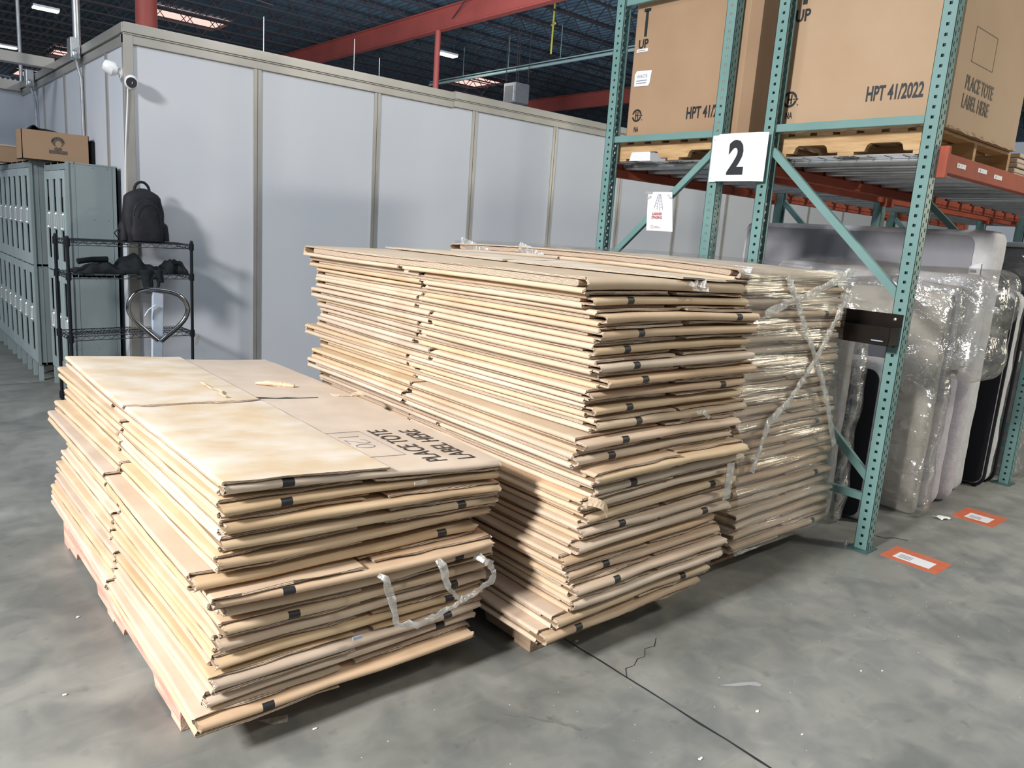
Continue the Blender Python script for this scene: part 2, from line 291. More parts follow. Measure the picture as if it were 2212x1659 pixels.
# ================================================================== SETTING
def build_shell():
    mb = MB(); mb.box(-30, 60, -30, 70, -0.3, 0.0)
    struct(mb.build('floor', 'floor'), 'grey stained concrete warehouse floor')
    def joint(name, pts, w):
        mb = MB(); rg = random.Random(len(pts)); vs = []; fs = []
        for i, (x, y) in enumerate(pts):
            a = Vector(pts[min(i + 1, len(pts) - 1)]) - Vector(pts[max(i - 1, 0)]); n = Vector((-a.y, a.x)).normalized()
            ww = w * rg.uniform(0.6, 1.3) / 2; vs += [(x + n.x * ww, y + n.y * ww, 0.0012), (x - n.x * ww, y - n.y * ww, 0.0012)]
            if i: k = 2 * i; fs.append((k - 2, k - 1, k + 1, k))
        mb.add(vs, fs); struct(mb.build(name, 'ink'))
    jy = [-2 + 0.12 * i for i in range(100)]
    joint('trim_1', [(2.19 + 0.003 * RG.uniform(-1, 1), y) for y in jy if y < 6.9], 0.009)
    joint('trim_2', [(0.1 * i - 2, 8.15 + 0.004 * RG.uniform(-1, 1)) for i in range(34)], 0.010)
    joint('trim_3', [(2.19, 1.70), (2.235, 1.745), (2.28, 1.74), (2.33, 1.765), (2.37, 1.76), (2.42, 1.80), (2.47, 1.79), (2.53, 1.83)], 0.003)
    joint('trim_4', [(4.62, 1.95), (4.68, 1.88), (4.70, 1.80), (4.76, 1.77), (4.79, 1.70)], 0.007)
    # front wall (long partition) with panels, mullions, top rail
    YW, XL, ZT = 7.0, 1.79, 3.10
    mb = MB(); xs = [XL] + [1.64 + 1.22 * k for k in range(1, 16)]
    for a, b in zip(xs[:-1], xs[1:]): mb.box(a, b, YW, YW + 0.05, 0, ZT - 0.02)
    struct(mb.build('wall_front', 'panel'), 'white panelled partition wall with grey metal strips')
    n = 5
    for x in xs[1:-1]:
        mb = MB(); mb.box(x - 0.033, x - 0.004, YW - 0.012, YW, 0, ZT - 0.14); mb.box(x + 0.004, x + 0.033, YW - 0.012, YW, 0, ZT - 0.14); mb.box(x - 0.004, x + 0.004, YW - 0.005, YW, 0, ZT - 0.14)
        mb.ell((x, YW - 0.005, ZT - 0.11), (0.010, 0.008, 0.010), 8, 6)
        struct(mb.build('trim_%d' % n, 'alu')); n += 1
    for a, b, dz in ((XL - 0.03, 5.0, 0.0), (5.0, 20.0, 0.012)):
        mb = MB(); mb.box(a, b, YW - 0.035, YW + 0.09, ZT - 0.075 + dz, ZT + dz); mb.box(a, b, YW - 0.018, YW + 0.07, ZT - 0.155 + dz, ZT - 0.085 + dz)
        mb.box(a, b, YW - 0.028, YW, ZT - 0.088 + dz, ZT - 0.076 + dz)
        struct(mb.build('trim_%d' % n, 'alu', bevel=0.003)); n += 1
    mb = MB(); mb.box(XL - 0.03, XL + 0.045, YW - 0.022, YW + 0.03, 0, ZT - 0.08); struct(mb.build('trim_%d' % n, 'alu', bevel=0.003)); n += 1
    # left wall of the enclosure
    mb = MB(); ys = [YW, 7.62, 8.45, 9.30, 10.4, 11.75]
    for a, b in zip(ys[:-1], ys[1:]): mb.box(XL, XL + 0.05, a, b, 0, ZT - 0.02)
    struct(mb.build('wall_left', 'panel'), 'white partition wall running back beside the lockers')
    for y in ys[1:-1]:
        mb = MB(); mb.box(XL - 0.012, XL, y - 0.03, y + 0.03, 0, ZT - 0.14); struct(mb.build('trim_%d' % n, 'alu')); n += 1
    mb = MB(); mb.box(XL - 0.035, XL + 0.09, YW, 11.75, ZT - 0.075, ZT); mb.box(XL - 0.018, XL + 0.07, YW, 11.75, ZT - 0.155, ZT - 0.085)
    struct(mb.build('trim_%d' % n, 'alu', bevel=0.003)); n += 1
    mb = MB(); mb.box(-4.0, XL, 11.75, 11.8, 0, ZT - 0.02); struct(mb.build('wall_back', 'panel'), 'far white partition wall behind the lockers')
    mb = MB(); mb.box(-4.0, XL - 0.035, 11.70, 11.84, ZT - 0.11, ZT); struct(mb.build('trim_%d' % n, 'alu')); n += 1
    mb = MB(); mb.box(-4.0, XL - 0.03, 9.60, 9.72, ZT - 0.075, ZT + 0.03)
    tag(mb.build('header_beam', 'alu', bevel=0.004), 'grey metal header beam bridging across from the left wall top', 'beam')
    # interior roofless enclosure hides nothing: ceiling deck corrugated
    mb = MB(); vs = []; fs = []; k = 0; x = -20.0; prof = []
    while x < 60:
        prof += [(x, 10.0), (x + 0.10, 10.0), (x + 0.14, 10.09), (x + 0.26, 10.09)]; x += 0.30
    for px, pz in prof: vs += [(px, -20, pz), (px, 68, pz)]
    for i in range(len(prof) - 1): fs.append((2 * i, 2 * i + 1, 2 * i + 3, 2 * i + 2))
    mb.add(vs, fs); mb.box(-20, 60, -20, 68, 10.12, 10.2)
    struct(mb.build('ceiling', 'deck'), 'dark ribbed metal warehouse ceiling')
build_shell()
def build_roof():
    for k, (x, nm) in enumerate(((2.5, 'red steel roof girder passing high over the lockers'), (16.4, 'long red steel roof girder crossing above the white partition'), (30.3, 'distant red steel roof girder beyond the grey heater'))):
        mb = MB(); mb.box(x - 0.13, x + 0.13, -12, 64, 8.50, 8.54); mb.box(x - 0.012, x + 0.012, -12, 64, 8.54, 9.20); mb.box(x - 0.13, x + 0.13, -12, 64, 9.20, 9.24)
        tag(mb.build('roof_girder', 'red'), nm, 'girder')
    for x, y, z0, lb in ((2.5, 9.0, 0, 'thick red steel column rising behind the near wall corner'), (16.35, 24.0, 0, 'thin distant red steel column under the long girder'), (12.9, 8.5, 0, 'dark red steel column between the two upright boxes')):
        t = thing('steel_column', lb, 'column', (x, y, 0))
        mb = MB(); mb.tube([(x, y, 0.02), (x, y, 8.5)], 0.105, 16); mb.build('shaft', 'red', t, smooth=True)
        mb = MB(); mb.box(x - 0.15, x + 0.15, y - 0.15, y + 0.15, 0, 0.02); mb.build('base_plate', 'red', t)
    # one joist mesh, shared
    mb = MB(); L0, L1 = -14.0, 52.0; zb, zt = 9.25, 9.95
    mb.bar((L0, 0, zb), (L1, 0, zb), 0.07, 0.05); mb.bar((L0, 0, zt), (L1, 0, zt), 0.09, 0.05)
    x = L0; i = 0
    while x < L1 - 0.6:
        a, b = (zb, zt) if i % 2 == 0 else (zt, zb)
        mb.bar((x, 0, a), (x + 0.6, 0, b), 0.028, 0.028, up=(0, 1, 0)); x += 0.6; i += 1
    j0 = mb.build('roof_joist', 'joist', loc=(0, 0, 0))
    lb = 'dark open web steel roof joist running parallel to the long partition'
    tag(j0, lb, 'joist', 'dark roof joists'); j0.location.y = 5.0
    for k in range(1, 30):
        c = j0.copy(); COL.objects.link(c); c.location = (0, 5.0 + 1.75 * k, 0)
    # skylights
    for k, (x, y, a, b) in enumerate(((27.5, 36.5, 2.2, 3.2), (11.9, 37.0, 3.2, 2.0), (10.8, 52.0, 3.0, 3.0), (10.6, 63.0, 3.0, 3.0))):
        mb = MB(); mb.box(x - a / 2, x + a / 2, y - b / 2, y + b / 2, 9.97, 9.99); o = mb.build('window_%d' % (k + 1), 'sky_pink'); struct(o, 'pink glowing roof skylight')
        for s_ in (-1, 1):
            mb = MB(); mb.bar((x - a / 2, y + s_ * b / 2, 9.9), (x + a / 2, y + s_ * b / 2, 9.9), 0.08, 0.14); mb.bar((x + s_ * a / 2, y - b / 2, 9.9), (x + s_ * a / 2, y + b / 2, 9.9), 0.08, 0.14); mb.build('window_frame', 'joist', o)
    # high bay lamps
    for x, y, lb in ((18.6, 26.6, 'bright high bay lamp beside the thin red column'), (6.0, 33.9, 'bright high bay lamp near the upper left corner'), (6.1, 43.8, 'farthest high bay lamp low at the left edge')):
        t = thing('high_bay_lamp', lb, 'ceiling lamp', (x, y, 8.4))
        mb = MB(); mb.box(x - 0.42, x + 0.42, y - 0.18, y + 0.18, 8.46, 8.54); mb.build('housing', 'white_plastic', t, bevel=0.01)
        mb = MB(); mb.box(x - 0.40, x + 0.40, y - 0.16, y + 0.16, 8.42, 8.46); mb.build('diffuser', 'lamp', t)
        mb = MB(); mb.tube([(x - 0.3, y, 8.54), (x - 0.3, y, 10.02)], 0.01, 6); mb.tube([(x + 0.3, y, 8.54), (x + 0.3, y, 10.02)], 0.01, 6); mb.build('hanger', 'joist', t)
        ld = bpy.data.lights.new('lamp_light', 'AREA'); ld.shape = 'RECTANGLE'; ld.size = 0.8; ld.size_y = 0.3; ld.energy = 160; ld.color = (1, 0.96, 0.88)
        lo = bpy.data.objects.new('lamp_light', ld); COL.objects.link(lo); lo.location = (x, y, 8.40)
    # sprinkler pipe, conduits
    mb = MB(); mb.tube([(20.46, 12, 8.0), (20.46, 30.5, 8.0)], 0.06, 8); mb.tube([(20.46, 12, 8.12), (20.46, 30.5, 8.12)], 0.025, 6)
    for y in range(13, 30, 3): mb.tube([(20.46, y, 8.1), (20.46, y, 9.3)], 0.012, 5)
    tag(mb.build('sprinkler_pipe', 'pipe', smooth=True), 'pale green sprinkler pipe run under the dark roof', 'pipe')
    mb = MB(); mb.tube([(4, 14.0, 9.1), (15, 20, 9.05), (17.5, 25.8, 8.6)], 0.02, 5); tag(mb.build('overhead_cable', 'joist'), 'thin overhead cable sagging toward the lamp by the column', 'cable')
    mb = MB(); mb.tube([(1.0, 20.0, 9.1), (6.0, 24, 8.3), (12, 28, 9.0)], 0.02, 5); tag(mb.build('overhead_cable', 'galv'), 'thin pale cable strung across the upper left roof', 'cable')
    # heater
    hx, hy = 19.8, 23.6
    t = thing('unit_heater', 'grey box unit heater hanging under the dark roof right of the skylight', 'heater', (hx, hy, 6.55))
    mb = MB(); mb.box(hx - 0.35, hx + 0.35, hy - 0.35, hy + 0.35, 6.55, 7.27); mb.build('casing', 'galv', t, bevel=0.02)
    mb = MB(); mb.box(hx - 0.37, hx - 0.35, hy - 0.25, hy + 0.25, 6.6, 7.15); mb.build('grille', 'chrome', t)
    mb = MB(); [mb.tube([(hx + a, hy + b, 7.25), (hx + a, hy + b, 10.02)], 0.015, 5) for a in (-0.3, 0.3) for b in (-0.3, 0.3)]; mb.build('hanger', 'joist', t)
    mb = MB(); mb.tube([(20.0, 22.0, 10.0), (20.0, 22.02, 8.2)], 0.035, 6); mb.tube([(19.9, 21.8, 9.2), (20.1, 22.2, 9.25)], 0.04, 6)
    tag(mb.build('yellow_strap', 'yellow'), 'yellow strap hanging from a roof joist above the heater', 'strap')
    # rods that hold the enclosure top
    for x, y, r, lb in ((1.66, 10.98, 0.02, 'left thin pale vertical rod above the far wall corner'), (1.84, 8.95, 0.035, 'thicker pale vertical conduit behind the electrical box'), (2.93, 7.03, 0.005, 'hair-thin steel rod standing over the long wall near its corner'), (3.83, 7.03, 0.004, 'thin steel rod over the long wall, before the red girder'), (4.11, 7.03, 0.004, 'short thin steel rod over the long wall, nearest the thin column')):
        zt = 9.3 if r > 0.01 else (4.6 if x < 4 else 4.1)
        if r < 0.01: zt = 3.40 if x < 4 else 3.28
        mb = MB(); mb.tube([(x, y, 3.02), (x, y, zt)], r, 8); tag(mb.build('hanger_rod', 'galv', smooth=True), lb, 'rod')
build_roof()
# ================================================================== FLATTENED BOXES
def flat_box(name, xl, y0, W, L, zb, T, seed, mark=None, mark2=None, flaps=('lt', 'lb', 'rt', 'rb'), top=False, deform=None, rot=0.0, text=None, droop=0.0, label='', cat='cardboard box', group=None, lite=False, fw=0.47):
    rg = np.random.RandomState(seed); t = 0.0078
    cx, cy = xl + W / 2, y0 + L / 2
    root = thing(name, label, cat, (cx, cy, zb), group)
    cr, sr = math.cos(rot), math.sin(rot)
    ph = rg.rand(8) * 6.28
    def wob(x, y, a, q=0): return 1.6 * a * (np.sin(2.1 * x + ph[q]) * np.sin(1.7 * y + ph[q + 1]) + 0.6 * np.sin(5.3 * x + 3.1 * y + ph[q + 2]))
    def fin(P):
        P = np.array(P, float); x, y, z = P[:, 0] - cx, P[:, 1] - cy, P[:, 2]
        Q = np.stack([cx + x * cr - y * sr, cy + x * sr + y * cr, z], 1)
        if deform: Q = deform(Q)
        return Q
    ga = 0.0045 + rg.uniform(0, 0.0022); z1, z2 = zb + t * 1.05 + ga, zb + T - t * 1.05 - ga      # sleeve between these heights
    if not ('lb' in flaps or 'rb' in flaps): z1 = zb
    if top and not ('lt' in flaps): z2 = zb + T
    R = (z2 - z1) / 2; zc = (z1 + z2) / 2; Lh = L / 2
    # ---- sleeve
    ny = 8 if lite else 14; na = 5 if lite else 6
    def loop(r):
        pts = []; ri = R - r; e = Lh - R
        for i in range(ny + 1): pts.append((cy + e - 2 * e * i / ny, zc + ri))
        for i in range(1, na): a = math.pi / 2 + math.pi * i / na; pts.append((cy - e + ri * math.cos(a), zc + ri * math.sin(a)))
        for i in range(ny + 1): pts.append((cy - e + 2 * e * i / ny, zc - ri))
        for i in range(1, na): a = -math.pi / 2 + math.pi * i / na; pts.append((cy + e + ri * math.cos(a), zc + ri * math.sin(a)))
        return pts
    xs = [0, 0.012, 0.2, 0.42, 0.6, 0.80, 0.988, 1.0]; marks = [m for m in (mark, mark2) if m is not None]
    for m_ in marks: xs = [q for q in xs if not (m_ - 0.02 < q < m_ + 0.055)] + [m_, m_ + 0.038]
    xs = sorted(xs); C = len(xs)
    V, F, MI = [], [], []
    LO, LI = loop(0), loop(t); N = len(LO)
    for lp, inner in ((LO, 0), (LI, 1)):
        for k, (y, z) in enumerate(lp):
            yn = (cy - y) / Lh
            for j, u in enumerate(xs):
                x = xl + W * u
                jx = 0
                fr = abs(y - cy) > Lh - 2.6 * R
                if j in (0, C - 1): jx = rg.uniform(-0.009, 0.006) if fr else rg.uniform(-0.004, 0.004)
                endw = wob(x * 2.5, z * 3, 0.0045, 3) if abs(y - cy) > Lh - 2.2 * R else 0
                dz = float(wob(x, y, 0.0014))
                V.append((x + jx, y + float(endw) + (rg.uniform(-0.007, 0.007) if jx and fr else 0), z + dz + (rg.uniform(-0.003, 0.003) if jx and fr else 0)))
    fa0, fa1 = ny, ny + na                                            # arc at the near end
    def vi(i, k, j): return (i * N + (k % N)) * C + j
    for k in range(N):
        for j in range(C - 1):
            u = (xs[j] + xs[j + 1]) / 2; mi = 0
            if k >= fa0 - (0) and k < fa1 - 1 and any(abs(xs[j] - m_) < 1e-6 for m_ in marks): mi = 2
            if top == 'A' and k < ny and u > 0.5: mi = 0
            F.append((vi(0, k, j), vi(0, k, j + 1), vi(0, k + 1, j + 1), vi(0, k + 1, j))); MI.append(mi)
            F.append((vi(1, k, j + 1), vi(1, k, j), vi(1, k + 1, j), vi(1, k + 1, j + 1))); MI.append(1)
        for j in (0, C - 1):
            q = (vi(0, k, j), vi(0, k + 1, j), vi(1, k + 1, j), vi(1, k, j)); F.append(q if j == 0 else q[::-1]); MI.append(3)
    mb = MB(); mb.add(fin(V).tolist(), F, MI)
    if text:
        tm = MB(); text(tm); base = min(p[2] for p in tm.v)
        V2 = [(x, y, z2 + 0.0012 + float(wob(x, y, 0.0014)) + (z - base)) for x, y, z in tm.v]
        k0 = len(mb.v); mb.v.extend([tuple(q) for q in fin(V2).tolist()]); mb.f.extend([tuple(k0 + i_ for i_ in f_) for f_ in tm.f]); mb.m.extend(tm.m)
    body = mb.build('sleeve', ['card', 'card_in', 'ink', 'edge', 'ink_faded', 'grey_text'], root)
    me = body.data; sm = np.zeros(len(me.polygons), bool); sm[:len(F)] = [m_ != 3 for m_ in MI]; me.polygons.foreach_set('use_smooth', sm); me.set_sharp_from_angle(angle=math.radians(45))
    # ---- inner folded board seen through the open long sides
    iz0, iz1 = z1 + t + 0.0012, z2 - t - 0.0012
    if iz1 - iz0 > 0.006:
        ir = (iz1 - iz0) / 2 * 0.96; izc = (iz0 + iz1) / 2; ya, yb = y0 + rg.uniform(0.05, 0.10), y0 + L - rg.uniform(0.05, 0.12); P = []
        for k in range(7): a = math.pi / 2 + math.pi * k / 6; P.append((ya + ir + ir * math.cos(a), izc + ir * math.sin(a)))
        for k in range(7): a = -math.pi / 2 + math.pi * k / 6; P.append((yb - ir + ir * math.cos(a), izc + ir * math.sin(a)))
        # long runs are cut so the board follows the sag of the stack
        NB = 8; loopP = P[:7] + [(ya + ir + (yb - ya - 2 * ir) * k / NB, izc - ir) for k in range(1, NB)] + P[7:] + [(yb - ir - (yb - ya - 2 * ir) * k / NB, izc + ir) for k in range(1, NB)]
        n = len(loopP); V = []
        for x in (xl + rg.uniform(0.002, 0.012), xl + 0.25, xl + W - 0.25, xl + W - rg.uniform(0.002, 0.012)):
            for (y, z) in loopP: V.append((x, y, z + float(wob(x, y, 0.0014))))
        F = []; MI = []
        for q in range(3):
            for k in range(n): F.append((q * n + k, q * n + (k + 1) % n, (q + 1) * n + (k + 1) % n, (q + 1) * n + k)); MI.append(0)
        mbi = MB(); mbi.add(fin(V).tolist(), F, MI)
        # side faces as strips (bottom run joined to top run) with flute texture
        bot = list(range(6, 6 + NB + 1)); top_ = [(6 + NB + 6 + NB - k) % n for k in range(NB + 1)]
        top_ = [(i_ + 0) % n for i_ in [6 + NB + 6 + NB - k for k in range(NB + 1)]]
        for off in (0, 3 * n):
            fs = [tuple(off + k for k in range(0, 7))]
            fs += [(off + bot[k], off + bot[k + 1], off + top_[k + 1], off + top_[k]) for k in range(NB)]
            fs += [tuple(off + 6 + NB + k for k in range(0, 7))]
            for f_ in fs: mbi.f.append(tuple(f_)); mbi.m.append(1)
        mbi.build('inner_board', ['card', 'edge'], root)
    # ---- flaps
    def flap(side, up, a, b, wd, dusty=False):
        sgn = 1 if side == 'l' else -1; xe = xl if side == 'l' else xl + W
        zc0 = z2 + ga / 2 if up else z1 - ga / 2; Ro = t + ga / 2; Ri = ga / 2; s2 = 1 if up else -1; P = []; Q = []
        for i in range(6):
            an = -math.pi / 2 + math.pi * i / 5 ; P.append((xe - sgn * Ro * math.cos(an), zc0 + s2 * Ro * math.sin(an))); Q.append((xe - sgn * Ri * math.cos(an), zc0 + s2 * Ri * math.sin(an)))
        nx = 3 if lite else 6
        for i in range(1, nx + 1): P.append((xe + sgn * wd * i / nx, zc0 + s2 * Ro)); Q.append((xe + sgn * wd * i / nx, zc0 + s2 * Ri))
        K = len(P); nyf = 5 if lite else 12; V = []; F = []; MI = []
        bow = rg.uniform(-0.004, 0.004); curl = rg.uniform(0, 0.5) if not top else 0.1
        for jj in range(nyf + 1):
            y = a + (b - a) * jj / nyf; e = 0
            endf = 1 if jj in (0, nyf) else 0
            jag = rg.uniform(-0.006, 0.006) if endf else 0
            cx_ = bow * math.sin(math.pi * jj / nyf) + rg.uniform(-0.0012, 0.0012)
            for pl in (P, Q):
                for i, (x, z) in enumerate(pl):
                    yy = y + (rg.uniform(-0.007, 0.007) if endf else 0) + jag * 0.5
                    out = max(0, (i - 5) / nx)
                    dzc = s2 * (0.003 * curl * out * math.sin(3.1 * y + ph[1]) + (0.0015 * math.sin(17 * x + ph[2]) if endf and i > 5 else 0))
                    V.append((x + (cx_ if i < 6 else rg.uniform(-0.002, 0.002) * (i == K - 1)), yy, z + float(wob(x, y, 0.0014)) + dzc))
        def v(j, p, i): return (j * 2 + p) * K + i
        fl = (sgn * s2) > 0
        for j in range(nyf):
            for i in range(K - 1):
                q = (v(j, 0, i), v(j + 1, 0, i), v(j + 1, 0, i + 1), v(j, 0, i + 1)); F.append(q if fl else q[::-1]); MI.append(0)
                q = (v(j, 1, i), v(j, 1, i + 1), v(j + 1, 1, i + 1), v(j + 1, 1, i)); F.append(q if fl else q[::-1]); MI.append(1)
            q = (v(j, 0, K - 1), v(j + 1, 0, K - 1), v(j + 1, 1, K - 1), v(j, 1, K - 1)); F.append(q if fl else q[::-1]); MI.append(2)
            q = (v(j, 0, 0), v(j, 1, 0), v(j + 1, 1, 0), v(j + 1, 0, 0)); F.append(q if fl else q[::-1]); MI.append(2)
        for j in (0, nyf):
            for i in range(K - 1):
                q = (v(j, 0, i), v(j, 0, i + 1), v(j, 1, i + 1), v(j, 1, i)); F.append(q if (j == 0) == fl else q[::-1]); MI.append(2)
        mb = MB(); mb.add(fin(V).tolist(), F, MI)
        o = mb.build('flap', ['dusty' if dusty else 'card', 'card_in', 'edge'], root)
        sm = [m_ != 2 for m_ in MI]; o.data.polygons.foreach_set('use_smooth', sm); o.data.set_sharp_from_angle(angle=math.radians(45)); return o
    g = 0.51 + rg.uniform(-0.06, 0.06)
    for key in flaps:
        up = key[1] == 't'; wd = fw + rg.uniform(-0.015, 0.015)
        dn = top and up
        gg = g if not dn else 0.485
        ya, yb = y0 + (0.012 + rg.uniform(0, 0.04) if not dn else 0.003), y0 + L * gg - 0.012
        flap(key[0], up, ya, yb, wd, dn)
        flap(key[0], up, y0 + L * gg + 0.012 + rg.uniform(0, 0.03), y0 + L - 0.006, wd, dn)
    return root
def interp(tab, z):
    tab = sorted(tab); zs = [q[1] for q in tab]
    pts = sorted([(q[1], q[0]) for q in tab]); zz = [p[0] for p in pts]; xx = [p[1] for p in pts]
    return float(np.interp(z, zz, xx))
TAB_A = [(0.781, 0.911), (0.767, 0.857), (0.764, 0.808), (0.794, 0.751), (0.773, 0.69), (0.733, 0.634), (0.679, 0.578), (0.794, 0.535), (0.794, 0.483), (0.78, 0.439), (0.765, 0.393), (0.758, 0.349), (0.733, 0.288), (0.73, 0.243), (0.698, 0.154)]
TAB_B = [(1.972, 1.534), (1.969, 1.469), (2.05, 1.436), (2.036, 1.394), (2.033, 1.327), (2.022, 1.277), (2.034, 1.225), (2.071, 1.154), (2.047, 1.086), (2.06, 1.032), (2.096, 0.947), (2.007, 0.923), (2.004, 0.888), (1.98, 0.847), (2.075, 0.777), (2.074, 0.75), (2.016, 0.714), (2.06, 0.641), (2.071, 0.611), (2.044, 0.57), (2.039, 0.524), (2.001, 0.473), (1.961, 0.434), (2.038, 0.368), (2.044, 0.283), (1.992, 0.23), (1.91, 0.194), (1.916, 0.134)]
TAB_CR = [(4.145, 1.59), (4.1, 1.514), (4.096, 1.362), (4.09, 1.184), (4.128, 0.918), (4.199, 0.776), (4.229, 0.552), (4.30, 0.245), (4.30, 0.103)]
def stack_a():
    top_root = None
    n = 14; z0, z1 = 0.128, 0.908; p = (z1 - z0) / n
    def dfm(Q):
        k = 0.075 * np.clip((Q[:, 2] - z0) / 0.78, 0, 1) * np.clip((Q[:, 0] - 0.75) / 1.05, 0, 1)
        Q[:, 2] = Q[:, 2] - k * 0.75 + 0.005 * np.sin(3.1 * Q[:, 0] + 9 * Q[:, 2]) * np.sin(2.3 * Q[:, 1]) * np.clip((Q[:, 2] - z0) / 0.3, 0, 1)
        fr = np.clip((2.36 - Q[:, 1]) / 0.26, 0, 1); Q[:, 2] -= 0.014 * fr * np.clip(1 - (Q[:, 2] - z0) / 0.5, 0, 1)
        return Q
    marks = [0.17, 0.17, None, 0.82, None, 0.83, 0.20, 0.83, 0.20, 0.83, 0.83, 0.82, 0.82, 0.19]
    rg = random.Random(3)
    for i in range(n):
        zb = z1 - (i + 1) * p; x = interp(TAB_A, zb + p * 0.5)
        if i == 0: x = 0.785
        fl = ['lt', 'lb', 'rt', 'rb'] if i else ['lt', 'lb', 'rb']
        def txt(mb):
            zt = 0.9005 - 0.062
            # printed tote label area on the right half
            def P(x, y): return (x, y, 0.0)
            ux = (0, 1, 0); uy = (-1, 0, 0.0)
            uy = Vector((-1, 0, 0))
            mb.text('PLACE TOTE', P(1.615, 2.16), ux, uy, 0.084, 2, xs=0.68, weight=0.006)
            mb.text('LABEL HERE', P(1.745, 2.16), ux, uy, 0.084, 2, xs=0.68, weight=0.006)
            def st(pp):
                for a, b in zip(pp[:-1], pp[1:]): mb.bar(Vector(P(1.37 + a[1] * 0.09, 2.55 - a[0] * 0.09)) + Vector((0, 0, 0.0006)), Vector(P(1.37 + b[1] * 0.09, 2.55 - b[0] * 0.09)) + Vector((0, 0, 0.0006)), 0.003, 0.0008, 5)
            st([(0, 0), (0, 1)]); st([(0.5, 0.8), (0.65, 1), (1.0, 1), (1.1, 0.75), (0.5, 0.05), (1.1, 0)]); st([(1.5 + 0.28 * math.cos(k * 0.7), 0.5 + 0.42 * math.sin(k * 0.7)) for k in range(10)])
            for a, b in (((1.50, 2.27), (1.50, 2.62)), ((1.34, 2.27), (1.50, 2.27)), ((1.34, 2.62), (1.50, 2.62))): mb.bar(Vector(P(*a)) + Vector((0, 0, 0.0006)), Vector(P(*b)) + Vector((0, 0, 0.0006)), 0.003, 0.0008, 5)
        yy = 2.112 + rg.uniform(-0.022, 0.03); rt = math.radians(rg.uniform(-0.7, 0.7)) if i else math.radians(-0.6)
        if i == 6: rt = math.radians(-1.6); yy = 2.07
        rt_ = flat_box('flattened_box', x, yy, 1.035, 2.255 + rg.uniform(-0.02, 0.02), zb, p * 0.985, 100 + i, mark=marks[i], flaps=fl, top=(i == 0), deform=dfm, rot=rt,
                 text=txt if i == 0 else None, fw=0.545 if i == 0 else 0.48,
                 label=('flattened brown box with PLACE TOTE LABEL HERE print, topmost of the low left stack' if i == 0 else 'flattened brown cardboard box, %s from the top in the low left stack' % ORD[i]), group='flattened boxes in the low left stack')
        if i == 0: top_root = rt_
    # torn fold and rolled scrap on the top of the stack
    rg = np.random.RandomState(5)
    pts = [(1.42, 3.62), (1.44, 3.55), (1.50, 3.52), (1.53, 3.50), (1.56, 3.44)]
    mb = MB(); mb.tube([(x + 0.0, y, 0.864 + 0.005 * math.sin(i * 1.7)) for i, (x, y) in enumerate([(1.47, 3.60), (1.52, 3.56), (1.57, 3.53), (1.62, 3.49)])], [0.010, 0.020, 0.024, 0.016], 8, flat=0.6)
    tag(mb.build('cardboard_scrap', 'torn'), 'curled torn cardboard scrap lying in the slit on top of the low left stack', 'cardboard scrap')
    mb = MB()
    def strip(path, w, z):
        vs = []; fs = []
        for i, (x, y) in enumerate(path):
            ww = w * (0.4 + rg.rand()) ; vs += [(x, y - ww / 2, z - 0.053 * (x - 0.75)), (x, y + ww / 2, z - 0.053 * (x - 0.75))]
            if i: k = 2 * i; fs.append((k - 2, k, k + 1, k - 1))
        return vs, fs
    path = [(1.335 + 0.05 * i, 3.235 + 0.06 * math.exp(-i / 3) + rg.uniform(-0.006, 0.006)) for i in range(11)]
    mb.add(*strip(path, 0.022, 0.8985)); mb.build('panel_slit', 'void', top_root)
    mb = MB(); path = [(1.215 + rg.uniform(-0.012, 0.012), 3.60 - 0.036 * i) for i in range(10)]
    mb.tube([(x, y, 0.886) for x, y in path], [0.003 + 0.006 * rg.rand() for _ in path], 6, flat=0.5)
    mb.build('torn_crease', 'torn', top_root)
    for k, (x, y, lb) in enumerate(((1.80, 3.27, 'small torn cardboard tag at the far right edge of the low stack top'),)):
        mb = MB(); mb.grid(lambda u, v: (x + 0.16 * (u - 0.5), y + 0.06 * (v - 0.5) + 0.01 * math.sin(9 * u), 0.845 + 0.006 * math.sin(5 * u + 2 * v)), 6, 4)
        tag(mb.build('cardboard_tag', 'torn', solid=0.004), lb, 'cardboard scrap')
stack_a()
